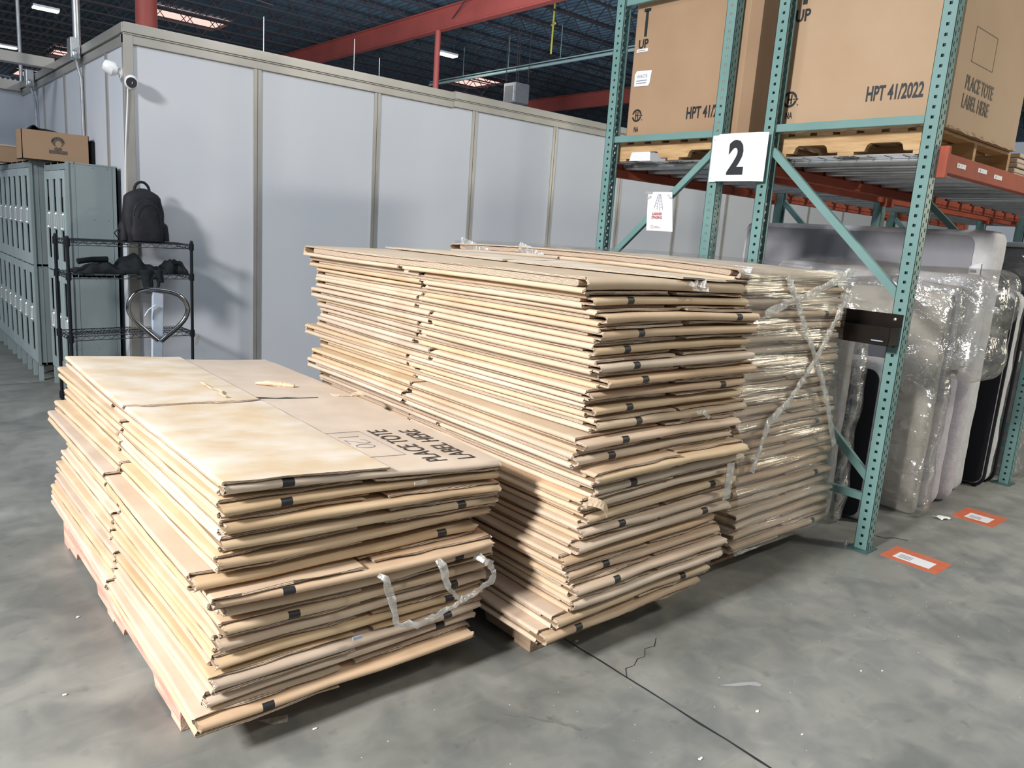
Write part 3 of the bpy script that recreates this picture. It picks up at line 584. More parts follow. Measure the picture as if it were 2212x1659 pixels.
def stack_b():
    n = 24; z0, z1 = 0.13, 1.54; p = (z1 - z0) / n; rg = random.Random(11)
    def dfm(Q):
        k = np.clip((Q[:, 2] - z0) / 1.41, 0, 1) * np.clip((Q[:, 1] - 1.85) / 2.24, 0, 1); Q[:, 2] = Q[:, 2] - 0.012 * k + 0.006 * np.sin(3.7 * Q[:, 0] + 6 * Q[:, 2]) * np.sin(1.9 * Q[:, 1] + 5 * Q[:, 2]) * np.clip((Q[:, 2] - z0) / 0.3, 0, 1)
        return Q
    marks = [None, 0.19, 0.83, 0.21, 0.16, 0.19, 0.20, 0.80, 0.19, 0.22, 0.21, 0.17, None, 0.20, None, 0.80, 0.21, 0.80, None, 0.2, 0.21, None, 0.78, 0.17]
    for i in range(n):
        zb = z1 - (i + 1) * p; x = interp(TAB_B, zb + p * 0.5) - 0.01; yy = 1.852 + rg.uniform(-0.025, 0.03); L = 2.24; rt = math.radians(rg.uniform(-0.55, 0.55))
        if i == 2: yy -= 0.02
        if i == 12: yy -= 0.05
        if i == 8: L = 2.36
        if i == 0: yy = 1.87
        W = 0.985 if zb > 0.25 else 0.975
        flat_box('flattened_box', x, yy, W, L, zb, p * 0.985, 300 + i, mark=marks[i], flaps=['lt', 'lb', 'rt', 'rb'] if i else ['lb', 'rb', 'rt'], top=(i == 0), deform=dfm, rot=rt,
                 label='flattened brown cardboard box, %s from the top in the tall middle stack' % ORD[i] if i else 'flattened brown box with ragged front edge, topmost of the tall middle stack', group='flattened boxes in the tall middle stack')
def stack_c():
    n = 24; z0, z1 = 0.14, 1.585; p = (z1 - z0) / n; rg = random.Random(21)
    def dfm(Q):
        yc = np.clip(1 - ((Q[:, 1] - 3.1) / 1.15) ** 2, 0, 1); k = np.clip((Q[:, 2] - z0) / 1.4, 0, 1) ** 2
        Q[:, 2] = Q[:, 2] + 0.022 * yc * k; return Q
    for i in range(n):
        zb = z1 - (i + 1) * p; x = interp(TAB_CR, zb) - 1.0 + rg.uniform(-0.012, 0.012); yy = 1.985 + rg.uniform(-0.012, 0.012)
        if i < 3: x -= 0.02
        flat_box('flattened_box', x, yy, 0.985, 2.25, zb, p * 0.985, 500 + i, mark=(0.8 if i % 5 == 3 else None), flaps=['lt', 'lb', 'rt', 'rb'] if i else ['lb', 'rb'], top=(i == 0), deform=dfm, rot=math.radians(rg.uniform(-0.4, 0.4)), lite=True,
                 label='film-wrapped flattened cardboard box, %s from the top in the rear stack' % ORD[i] if i else 'film-wrapped flattened cardboard box, topmost of the rear stack', group='flattened boxes in the wrapped rear stack')
    # stretch film sheath
    sg = np.random.RandomState(4)
    def ring(z):
        xr = interp(TAB_CR, z) + 0.022; xl_ = xr - 1.06; yf, yb = 1.957, 4.27
        pts = []
        def seg(a, b, k):
            for i in range(k): u = i / k; pts.append((a[0] + (b[0] - a[0]) * u, a[1] + (b[1] - a[1]) * u))
        c = 0.02
        seg((xl_ + c, yf), (xr - c, yf), 26); seg((xr, yf + c), (xr, yb - c), 20); seg((xr - c, yb), (xl_ + c, yb), 8); seg((xl_, yb - c), (xl_, yf + c), 20)
        return pts
    mb = MB(); zs = [0.15 + (1.60 - 0.15) * i / 64 for i in range(65)]; N = len(ring(1.0)); vs = []
    ph = sg.rand(6) * 6
    for i, z in enumerate(zs):
        for k, (x, y) in enumerate(ring(z)):
            a = 0.0035 * math.sin(z * 95 + 3 * x + ph[0]) + 0.006 * math.sin(z * 37 + 5 * x + ph[1]) + 0.006 * math.sin(z * 13 - 4 * x + ph[2]) + sg.uniform(-0.0025, 0.0025)
            zz = z + (0.022 * max(0, 1 - ((y - 3.1) / 1.15) ** 2) * (z / 1.5) ** 2)
            if k < 26: vs.append((x + 0.2 * a, y + a, zz))
            elif k < 46: vs.append((x - a, y, zz))
            elif k < 54: vs.append((x, y - a, zz))
            else: vs.append((x + a, y, zz))
    fs = [(i * N + k, i * N + (k + 1) % N, (i + 1) * N + (k + 1) % N, (i + 1) * N + k) for i in range(len(zs) - 1) for k in range(N)]
    mb.add(vs, fs)
    # lip of film folded over the top edges
    def top_strip(p0, p1, inw, k=20):
        vs = []; fs = []
        for i in range(k + 1):
            u = i / k; x = p0[0] + (p1[0] - p0[0]) * u; y = p0[1] + (p1[1] - p0[1]) * u; zz = 1.60 + 0.022 * max(0, 1 - ((y - 3.1) / 1.15) ** 2)
            w_ = 0.10 + 0.08 * abs(math.sin(5 * u * 3)); vs += [(x, y, zz), (x + inw[0] * w_ * 0.5, y + inw[1] * w_ * 0.5, zz + 0.006), (x + inw[0] * w_, y + inw[1] * w_, zz + 0.003)]
            if i: b = 3 * i; fs += [(b - 3, b - 2, b + 1, b), (b - 2, b - 1, b + 2, b + 1)]
        mb.add(vs, fs)
    top_strip((3.11, 1.96), (4.15, 1.96), (0, 1)); top_strip((3.10, 1.96), (3.10, 4.26), (1, 0), 30); top_strip((4.16, 1.96), (4.16, 4.26), (-1, 0), 30)
    wrap = thing('stretch_wrap', 'clear shiny stretch wrap wound around the rear stack of flattened boxes', 'plastic wrap', (3.7, 3.1, 0.15))
    mb.build('film', 'film', wrap, smooth=True)
    B = [[(3.404, 1.562), (3.584, 1.376), (3.825, 1.103), (3.957, 0.942), (4.145, 0.631)], [(4.06, 1.604), (3.688, 1.492), (3.437, 1.435), (3.244, 1.382)], [(4.03, 1.47), (3.90, 1.275), (3.772, 1.119), (3.571, 0.926), (3.417, 0.846), (3.317, 0.595)]]
    for k, path in enumerate(B):
        P = []
        for a, b in zip(path[:-1], path[1:]):
            for i in range(6): u = i / 6; P.append((a[0] + (b[0] - a[0]) * u, 1.945 + sg.uniform(-0.002, 0.002), a[1] + (b[1] - a[1]) * u))
        P.append((path[-1][0], 1.945, path[-1][1]))
        mb = MB(); mb.tube(P, [0.022 + sg.uniform(-0.007, 0.006) for _ in P], 8, flat=0.2, normal=(0, 1, 0)); mb.build('film_strand', 'strand', wrap, smooth=True)
    for pth in ([(3.09, 4.15), (3.085, 3.9), (3.10, 3.75)], [(3.085, 3.55), (3.08, 3.35), (3.10, 3.3)]):
        mb = MB(); mb.tube([(x, y, 1.60 - 0.05 * i) for i, (x, y) in enumerate(pth)], 0.03, 8, flat=0.2, normal=(1, 0, 0)); mb.build('film_strand', 'strand', wrap, smooth=True)
stack_b(); stack_c()
def pallet(x0, x1, y0, y1, zb, m, label, long_axis='y', h=0.125, notch=True, ndeck=7, group=None):
    t = thing('wooden_pallet', label, 'pallet', ((x0 + x1) / 2, (y0 + y1) / 2, zb), group); ht = h - 0.036
    def P(mb, a0, a1, b0, b1, z0, z1):   # a = long axis of stringer
        if long_axis == 'y': mb.box(b0, b1, a0, a1, z0, z1)
        else: mb.box(a0, a1, b0, b1, z0, z1)
    A0, A1, B0, B1 = (y0, y1, x0, x1) if long_axis == 'y' else (x0, x1, y0, y1)
    L = A1 - A0
    for b in (B0, (B0 + B1) / 2 - 0.019, B1 - 0.038):
        mb = MB(); z0, z1 = zb + 0.018, zb + 0.018 + ht
        prof = [(A0, z0)]
        if notch:
            for c in (0.27, 0.73):
                a, e = A0 + L * (c - 0.115), A0 + L * (c + 0.115); hh = z0 + ht * 0.45
                prof += [(a, z0), (a + 0.012, hh - 0.012), (a + 0.03, hh), (e - 0.03, hh), (e - 0.012, hh - 0.012), (e, z0)]
        prof += [(A1, z0), (A1, z1), (A0, z1)]
        mb.prism(prof, 'x' if long_axis == 'y' else 'y', b, b + 0.038)
        mb.build('stringer', m, t)
    for i in range(ndeck):
        a = A0 + (L - 0.10) * i / (ndeck - 1); mb = MB(); P(mb, a, a + 0.10, B0, B1, zb + h - 0.018, zb + h); mb.build('deck_board', m, t, bevel=0.002)
    for i in (0, ndeck // 2, ndeck - 1):
        a = A0 + (L - 0.10) * i / (ndeck - 1); mb = MB(); P(mb, a, a + 0.10, B0, B1, zb, zb + 0.018); mb.build('bottom_board', m, t, bevel=0.002)
    return t
pallet(0.705, 1.72, 2.33, 4.12, 0.001, 'wood_pink', 'pink and cream painted pallet under the low left stack of boxes')
pallet(1.99, 2.93, 2.05, 3.9, 0.001, 'wood_grey', 'weathered wooden pallet under the tall middle stack of boxes')
pallet(3.34, 4.25, 2.15, 4.05, 0.001, 'wood_grey', 'dark wooden pallet under the film-wrapped rear stack')
def tapes():
    rg = random.Random(2)
    def ribbon(paths, name, label, cat, m, r=0.013, fl=0.3):
        mb = MB()
        for path in paths:
            P = []
            for a, b in zip(path[:-1], path[1:]):
                for i in range(5): u = i / 5; P.append((a[0] + (b[0] - a[0]) * u + rg.uniform(-.002, .002), a[1] + rg.uniform(-.004, .004), a[2] + (b[2] - a[2]) * u + rg.uniform(-.003, .003)))
            P.append(path[-1]); mb.tube(P, [r * rg.uniform(0.55, 1.35) for _ in P], 7, flat=fl, normal=(0, 1, 0))
        tag(mb.build(name, m, smooth=True), label, cat)
    y = 2.035
    ribbon([[(1.217, 2.08, 0.531), (1.28, y, 0.511), (1.307, y, 0.429), (1.334, y, 0.326), (1.411, y - .01, 0.308), (1.488, y - .01, 0.322), (1.602, y, 0.345), (1.539, y, 0.419), (1.507, 2.07, 0.525)],
            [(1.602, y, 0.345), (1.656, y, 0.355), (1.746, y, 0.385), (1.755, y, 0.415), (1.733, y, 0.459), (1.698, 2.08, 0.485)]],
           'loose_tape', 'loose loop of clear tape dangling from the front of the low left stack', 'tape', 'strand')
    mb = MB(); mb.box(2.90, 2.955, 1.822, 1.826, 0.565, 0.735); tag(mb.build('tape_strip', 'strand'), 'translucent tape strip hanging at the right front of the middle stack', 'tape')
    mb = MB(); mb.grid(lambda u, v: (2.53 + 0.09 * u + 0.01 * math.sin(9 * v), 1.85 - 0.02 * math.sin(7 * u) + 0.02 * v, 1.50 + 0.04 * v + 0.008 * math.sin(17 * u * v + 3)), 8, 8)
    tag(mb.build('tape_scrap', 'strand'), 'crumpled clear tape scrap on the front lip of the middle stack top', 'tape')
    mb = MB(); mb.box(1.42, 1.47, 2.095, 2.10, 0.80, 0.812); tag(mb.build('tape_scrap', 'strand'), 'small clear tape scrap sticking out below the label print of the low stack', 'tape')
    mb = MB(); mb.box(2.65, 2.71, 1.838, 1.843, 0.985, 1.0); mb.bar((2.69, 1.836, 0.99), (2.735, 1.836, 0.962), 0.004, 0.016); tag(mb.build('blue_tape', 'strand'), 'pale bluish tape shred mid-height on the front of the middle stack', 'tape')
    mb = MB(); mb.box(1.19, 1.225, 2.082, 2.086, 0.292, 0.303); tag(mb.build('blue_scrap', 'blue_grey'), 'tiny pale blue scrap stuck between lower boxes of the low left stack', 'scrap')
    mb = MB(); mb.grid(lambda u, v: (2.02 + 0.09 * u, 1.835 - 0.035 * math.sin(u * 2.5), 0.70 - 0.06 * u * u + 0.035 * v), 7, 3)
    tag(mb.build('torn_tab', 'torn', solid=0.003), 'curled corrugated tab sticking out low on the front of the middle stack', 'cardboard scrap')
    mb = MB(); mb.grid(lambda u, v: (1.70 + 0.14 * u, 3.0 + 0.6 * v, 0.872 - 0.05 * u), 2, 2)
tapes()
# ================================================================== RACKING
XF = 4.366
def post(t, x, y, face, z1, holes=True, name='post'):
    """y = lower y of a 76 mm column; face=-1: flange with slots on low-y side, open to high y; +1 mirrored"""
    mb = MB(); w_ = 0.076; th = 0.0025; n = int(z1 / 0.0508)
    yf = y if face < 0 else y + w_; yi = th if face < 0 else -th
    for sx in (x, x + w_ - th):
        if holes:
            h0, h1 = y + w_ / 2 - 0.008, y + w_ / 2 + 0.008
            mb.box(sx, sx + th, y, h0, 0.0, z1); mb.box(sx, sx + th, h1, y + w_, 0, z1)
            for k in range(n): z = 0.03 + 0.0508 * k; mb.box(sx, sx + th, h0, h1, z + 0.016, z + 0.0508)
            mb.box(sx, sx + th, h0, h1, 0, 0.03)
        else: mb.box(sx, sx + th, y, y + w_, 0, z1)
    if holes:
        a0, a1, a2, a3 = x + 0.016, x + 0.028, x + 0.048, x + 0.060
        y0, y1 = (yf, yf + yi) if yi > 0 else (yf + yi, yf)
        mb.box(x, a0, y0, y1, 0, z1); mb.box(a1, a2, y0, y1, 0, z1); mb.box(a3, x + w_, y0, y1, 0, z1)
        for k in range(n):
            z = 0.03 + 0.0508 * k; mb.box(a0, a1, y0, y1, z + 0.022, z + 0.0508); mb.box(a2, a3, y0, y1, z - 0.003, z + 0.026)
    else:
        y0, y1 = (yf, yf + yi) if yi > 0 else (yf + yi, yf); mb.box(x, x + w_, y0, y1, 0, z1)
    yo = y + w_ if face < 0 else y; s = -1 if face < 0 else 1
    for a, b in ((x, x + 0.014), (x + w_ - 0.014, x + w_)): mb.box(a, b, min(yo, yo + s * th), max(yo, yo + s * th), 0, z1)
    return mb.build(name, 'teal', t)
def frame(x, yf, yr, label, ztop=4.3, holes=True, braces=((2.421, None),), low=True, m='teal'):
    t = thing('upright_frame', label, 'rack frame', (x + 0.038, (yf + yr) / 2, 0))
    post(t, x, yf, -1, ztop, holes); post(t, x, yr, 1, ztop, holes)
    a, b = yf + 0.07, yr + 0.006
    def br(p, q, wd=0.042):
        mb = MB(); mb.bar((x + 0.022, p[0], p[1]), (x + 0.022, q[0], q[1]), 0.004, wd); mb2 = Vector((0, q[0] - p[0], q[1] - p[1])).normalized(); nn = Vector((0, -mb2.z, mb2.y)) * (wd / 2)
        for s in (-1, 1): mb.bar(Vector((x + 0.036, p[0], p[1])) + nn * s, Vector((x + 0.036, q[0], q[1])) + nn * s, 0.028, 0.003)
        mb.build('brace', m, t)
    for p, q in braces: br(p, q)
    for y in (yf, yr):
        mb = MB(); mb.box(x - 0.045, x + 0.10, y - 0.02, y + 0.10, 0, 0.008); mb.build('foot_plate', 'dkgreen', t)
    return t
Y1, Y2, Y3, Y4 = 1.764, 2.72, 3.095, 4.055
frame(XF, Y1, Y2, 'teal upright rack frame right of the wrapped stack, its front post reaching the floor', braces=[((1.83, 2.421), (2.73, 2.421)), ((1.82, 1.47), (2.73, 2.29)), ((1.83, 0.42), (2.73, 1.22)), ((1.83, 0.31), (2.73, 0.31)), ((1.83, 3.36), (2.73, 3.36))])
frame(XF, Y3, Y4, 'teal upright rack frame behind the wrapped stack, holding the ladder staging notice', braces=[((3.165, 2.412), (4.06, 2.412)), ((3.165, 2.30), (4.06, 1.50)), ((3.165, 0.42), (4.06, 1.22)), ((3.165, 3.36), (4.06, 3.36)), ((3.165, 0.31), (4.06, 0.31))])
def far_frame(x, ya, yb, lb, hol=False):
    frame(x, ya, yb, lb, holes=hol, braces=[((ya + 0.07, 1.35), (yb, 2.15)), ((ya + 0.07, 0.31), (yb, 0.31)), ((ya + 0.07, 0.42), (yb, 1.22)), ((ya + 0.07, 2.42), (yb, 2.42))])
far_frame(6.80, Y1, Y2, 'teal upright rack frame at the far right edge beyond the mattresses', True)
far_frame(6.80, Y3, Y4, 'dim teal upright frame above the charcoal mattress, nearest the white wall')
far_frame(9.24, Y1, Y2, 'distant teal upright frame of the front rack row')
far_frame(9.24, Y3, Y4, 'distant teal upright frame of the rear rack row')
def beam(x0, x1, y, z1, label, side, h=0.10, labels=None):
    t = thing('rack_beam', label, 'rack beam', ((x0 + x1) / 2, y, z1 - h))
    mb = MB(); mb.box(x0, x1, y - 0.018, y + 0.018, z1 - h, z1); mb.box(x0, x1, y + 0.018 * side, y + 0.018 * side + 0.022 * side, z1 - h, z1 - 0.04) if side > 0 else mb.box(x0, x1, y - 0.04, y - 0.018, z1 - h, z1 - 0.04)
    mb.build('rail', 'orange', t, bevel=0.003)
    for a in (x0 - 0.03, x1):
        mb = MB(); mb.box(a, a + 0.03, y - 0.03, y + 0.028, z1 - h - 0.03, z1 + 0.035); mb.build('end_connector', 'orange', t, bevel=0.003)
    if labels:
        for a, b, zc in labels:
            mb = MB(); mb.box(a, b, y - 0.0205, y - 0.0185, zc - 0.012, zc + 0.012); mb.text('B', (a + 0.02, y - 0.0207, zc - 0.006), (1, 0, 0), (0, 0, 1), 0.012, 1, weight=0.02); mb.text('1-07', (a + 0.055, y - 0.0207, zc - 0.004), (1, 0, 0), (0, 0, 1), 0.007, 2)
            mb.build('location_sticker', ['paper', 'ink', 'grey_text'], t)
    return t
beam(4.47, 6.77, Y1 - 0.016, 2.253, 'orange rack beam with three white location stickers, nearest the aisle', 1, labels=[(4.605, 4.729, 2.205), (4.921, 5.052, 2.212), (5.181, 5.31, 2.202)])
beam(4.47, 6.77, Y2 + 0.09, 2.253, 'dark orange rear beam of the front rack row, first bay', -1)
beam(4.47, 6.77, Y3 - 0.016, 2.253, 'dark orange front beam of the rear rack row, first bay', 1)
beam(4.47, 6.77, Y4 + 0.09, 2.253, 'dark orange beam nearest the white wall, first bay', -1)
for k, xa in enumerate((6.91, 9.35)):
    nm = ('second', 'third')[k]
    beam(xa, xa + 2.30, Y1 - 0.016, 2.253, 'orange aisle side beam of the front rack row, %s bay' % nm, 1)
    beam(xa, xa + 2.30, Y2 + 0.09, 2.253, 'dark orange rear beam of the front rack row, %s bay' % nm, -1)
    beam(xa, xa + 2.30, Y3 - 0.016, 2.253, 'dark orange front beam of the rear rack row, %s bay' % nm, 1)
    beam(xa, xa + 2.30, Y4 + 0.09, 2.253, 'dark orange beam nearest the white wall, %s bay' % nm, -1)
def deck(x0, x1, y0, y1, label, full=True):
    t = thing('wire_deck', label, 'wire deck', ((x0 + x1) / 2, (y0 + y1) / 2, 2.20)); z = 2.2545
    n = 4; w_ = 0.055
    for i in range(n):
        x = x0 + 0.10 + (x1 - x0 - 0.25) * i / (n - 1); mb = MB(); prof = [(x, z - 0.004)] + [(x + w_ / 2 - w_ / 2 * math.cos(math.pi * k / 8), z - 0.018 - 0.024 * math.sin(math.pi * k / 8)) for k in range(9)] + [(x + w_, z - 0.004)]
        mb.prism(prof, 'y', y0 + 0.02, y1 - 0.02); mb.build('support_channel', 'galv', t)
    mb = MB(); s = 0.05 if full else 0.1; r = 0.005
    k = 0
    while x0 + k * s <= x1: mb.box(x0 + k * s, x0 + k * s + r, y0 - 0.015, y1 + 0.015, z, z + r); k += 1
    k = 0
    while y0 + k * 0.1 <= y1 + 0.01: mb.box(x0, x1, y0 + k * 0.1, y0 + k * 0.1 + r, z - r, z); k += 1
    for y in (y0 - 0.02, y1 + 0.015): mb.box(x0, x1, y, y + r, z - 0.03, z)
    mb.build('wire_mesh', 'wire', t)
for row, (ya, yb, rn) in enumerate(((Y1 + 0.01, Y2 + 0.08, 'front'), (Y3 + 0.01, Y4 + 0.08, 'rear'))):
    for bay, xa in enumerate((4.48, 6.92, 9.36)):
        bn = ('first', 'second', 'third')[bay]
        for h in range(2):
            deck(xa + 1.15 * h, xa + 1.15 * h + 1.12, ya, yb, 'galvanised wire deck, %s half of the %s bay in the %s rack row' % (('near', 'far')[h], bn, rn), bay == 0)
# upright bulk boxes on pallets
def gaylord(x0, x1, y0, y1, z0, h, m, label, prints=None, c=0.055):
    t = thing('bulk_box', label, 'cardboard box', ((x0 + x1) / 2, (y0 + y1) / 2, z0))
    poly = [(x0, y0 + c), (x0 + c, y0), (x1 - c, y0), (x1, y0 + c), (x1, y1 - c), (x1 - c, y1), (x0 + c, y1), (x0, y1 - c)]
    mb = MB(); n = len(poly)
    vs = []; rows = [0, 0.02, 0.3, 0.6, 1.0]; rg = random.Random(int(x0 * 10))
    for r_ in rows:
        for i, (x, y) in enumerate(poly): b = 0.0; vs.append((x + b, y + b, z0 + h * r_))
    fs = [(a * n + i, a * n + (i + 1) % n, (a + 1) * n + (i + 1) % n, (a + 1) * n + i) for a in range(len(rows) - 1) for i in range(n)] + [tuple(range(n))[::-1], tuple(len(rows) * n - n + i for i in range(n))]
    mb.add(vs, fs, 0)
    # staple seam
    if prints: prints(mb)
    mb.build('box_body', [m, 'ink', 'ink_faded'], t)
    rg = random.Random(5); mb = MB()   # crushed lower flap edge
    for (p, q) in (((x0 - 0.012, y0 + c), (x0 - 0.012, y1 - c)), ((x0 + c, y0 - 0.012), (x1 - c, y0 - 0.012))):
        vs = []; fs = []; K = 24
        for i in range(K + 1):
            u = i / K; x = p[0] + (q[0] - p[0]) * u; y = p[1] + (q[1] - p[1]) * u; e = rg.uniform(-0.006, 0.006)
            vs += [(x + e, y + e, z0 + 0.006 + rg.uniform(0, 0.006)), (x, y, z0 - 0.004 + rg.uniform(-0.004, 0.004))]
            if i: k = 2 * i; fs.append((k - 2, k - 1, k + 1, k))
        mb.add(vs, fs)
    mb.build('bottom_flap', m, t, solid=0.006)
    return t
def logo(mb, x, y, z, r, mi=1):
    """recycling-like ring with a letter H and arrow, on a face looking to -x"""
    X = x - 0.0015
    def pt(a, rr): return (X, y - rr * math.cos(a), z + rr * math.sin(a))
    K = 28
    for i in range(K):
        a0, a1 = 2 * math.pi * i / K, 2 * math.pi * (i + 1) / K
        am = math.degrees((a0 + a1) / 2)
        if am < 12 or am > 348 or 170 < am < 190: continue
        mb.add([pt(a0, r * 0.70), pt(a0, r), pt(a1, r), pt(a1, r * 0.70)], [(0, 1, 2, 3)], mi)
    def rect(a, b, c, d): mb.add([(X, y - a, z + c), (X, y - b, z + c), (X, y - b, z + d), (X, y - a, z + d)], [(0, 1, 2, 3)], mi)
    rect(-0.32 * r, -0.12 * r, -0.6 * r, 0.6 * r); rect(0.12 * r, 0.32 * r, -0.6 * r, 0.6 * r); rect(-0.2 * r, 0.2 * r, -0.1 * r, 0.1 * r)
    mb.add([(X, y - 0.85 * r, z + 0.22 * r), (X, y - 0.85 * r, z - 0.22 * r), (X, y - 1.22 * r, z)], [(0, 1, 2)], mi); rect(0.4 * r, 0.9 * r, -0.06 * r, 0.06 * r)
    mb.add([(X, y - 1.15 * r - 0.12 * r * math.cos(a), z - 0.72 * r + 0.12 * r * math.sin(a)) for a in [k * math.pi / 5 for k in range(10)]], [tuple(range(10))], 2)
LX, UZ = (0, -1, 0), (0, 0, 1)
def prints1(mb):
    X = 4.46
    mb.text('HPT 41/2022', (X - 0.001, 3.478, 2.535), LX, UZ, 0.075, 1, xs=0.62, weight=0.028)
    mb.text('NA', (X - 0.001, 3.942, 2.470), LX, UZ, 0.036, 1, xs=0.58, weight=0.028)
    mb.text('UP', (X - 0.001, 3.972, 3.052), LX, UZ, 0.058, 1, xs=0.9, weight=0.028)
    logo(mb, X, 3.925, 2.585, 0.045)
    mb.box(X - 0.0015, X, 3.903, 3.928, 3.128, 3.30, 1); mb.box(X - 0.0015, X, 3.885, 3.945, 3.295, 3.318, 1)
def prints2(mb):
    X = 4.50
    mb.text('HPT 41/2022', (X - 0.001, 2.243, 2.560), LX, UZ, 0.078, 1, xs=0.53, weight=0.028)
    mb.text('NA', (X - 0.001, 2.739, 2.494), LX, UZ, 0.037, 1, xs=0.60, weight=0.028)
    mb.text('UP', (X - 0.001, 2.757, 3.060), LX, UZ, 0.066, 1, xs=0.85, weight=0.028)
    logo(mb, X, 2.722, 2.607, 0.048)
    mb.box(X - 0.0015, X, 2.69, 2.72, 3.154, 3.40, 1)
    mb.text('PLACE TOTE', (4.712, 1.799, 2.628), (1, 0, 0), UZ, 0.072, 2, xs=0.72, weight=0.02)
    mb.text('LABEL HERE', (4.704, 1.799, 2.530), (1, 0, 0), UZ, 0.072, 2, xs=0.74, weight=0.02)
    for a, b, z0_, z1_ in ((4.74, 5.06, 2.77, 2.773), (4.74, 5.06, 2.95, 2.953), (4.74, 4.743, 2.77, 2.95), (5.06, 5.063, 2.77, 2.95)): mb.box(a, b, 1.7985, 1.8, z0_, z1_, 2)
gaylord(4.46, 5.66, 3.00, 4.06, 2.402, 1.12, 'box', 'tall brown bulk box with UP arrow print and WASTE notice, left of the sign 2', prints1)
gaylord(4.50, 5.70, 1.80, 2.80, 2.402, 1.12, 'box_light', 'tall brown bulk box printed HPT 41/2022 in full, right of the sign 2', prints2)
gaylord(5.86, 6.72, 2.30, 2.80, 2.402, 1.12, 'box_shade', 'shaded brown bulk box at the top right corner of the rack bay')
pallet(4.47, 5.68, 3.02, 4.10, 2.262, 'wood', 'pale wooden pallet under the bulk box left of the sign 2', ndeck=7, h=0.138)
pallet(4.50, 5.70, 1.83, 2.80, 2.262, 'wood', 'pale wooden pallet under the bulk box right of the sign 2', ndeck=7, h=0.138)
for k in range(5):
    flat = MB(); flat.box(5.80 + 0.01 * k, 6.74, 1.82 + 0.008 * (k % 2), 2.24, 2.262 + 0.032 * k, 2.290 + 0.032 * k)
    tag(flat.build('folded_box', 'card', bevel=0.006), 'folded brown box flat on the deck by the picture edge, %s of five from bottom' % ('first', 'second', 'third', 'fourth', 'fifth')[k], 'cardboard box', 'folded boxes on the wire deck')
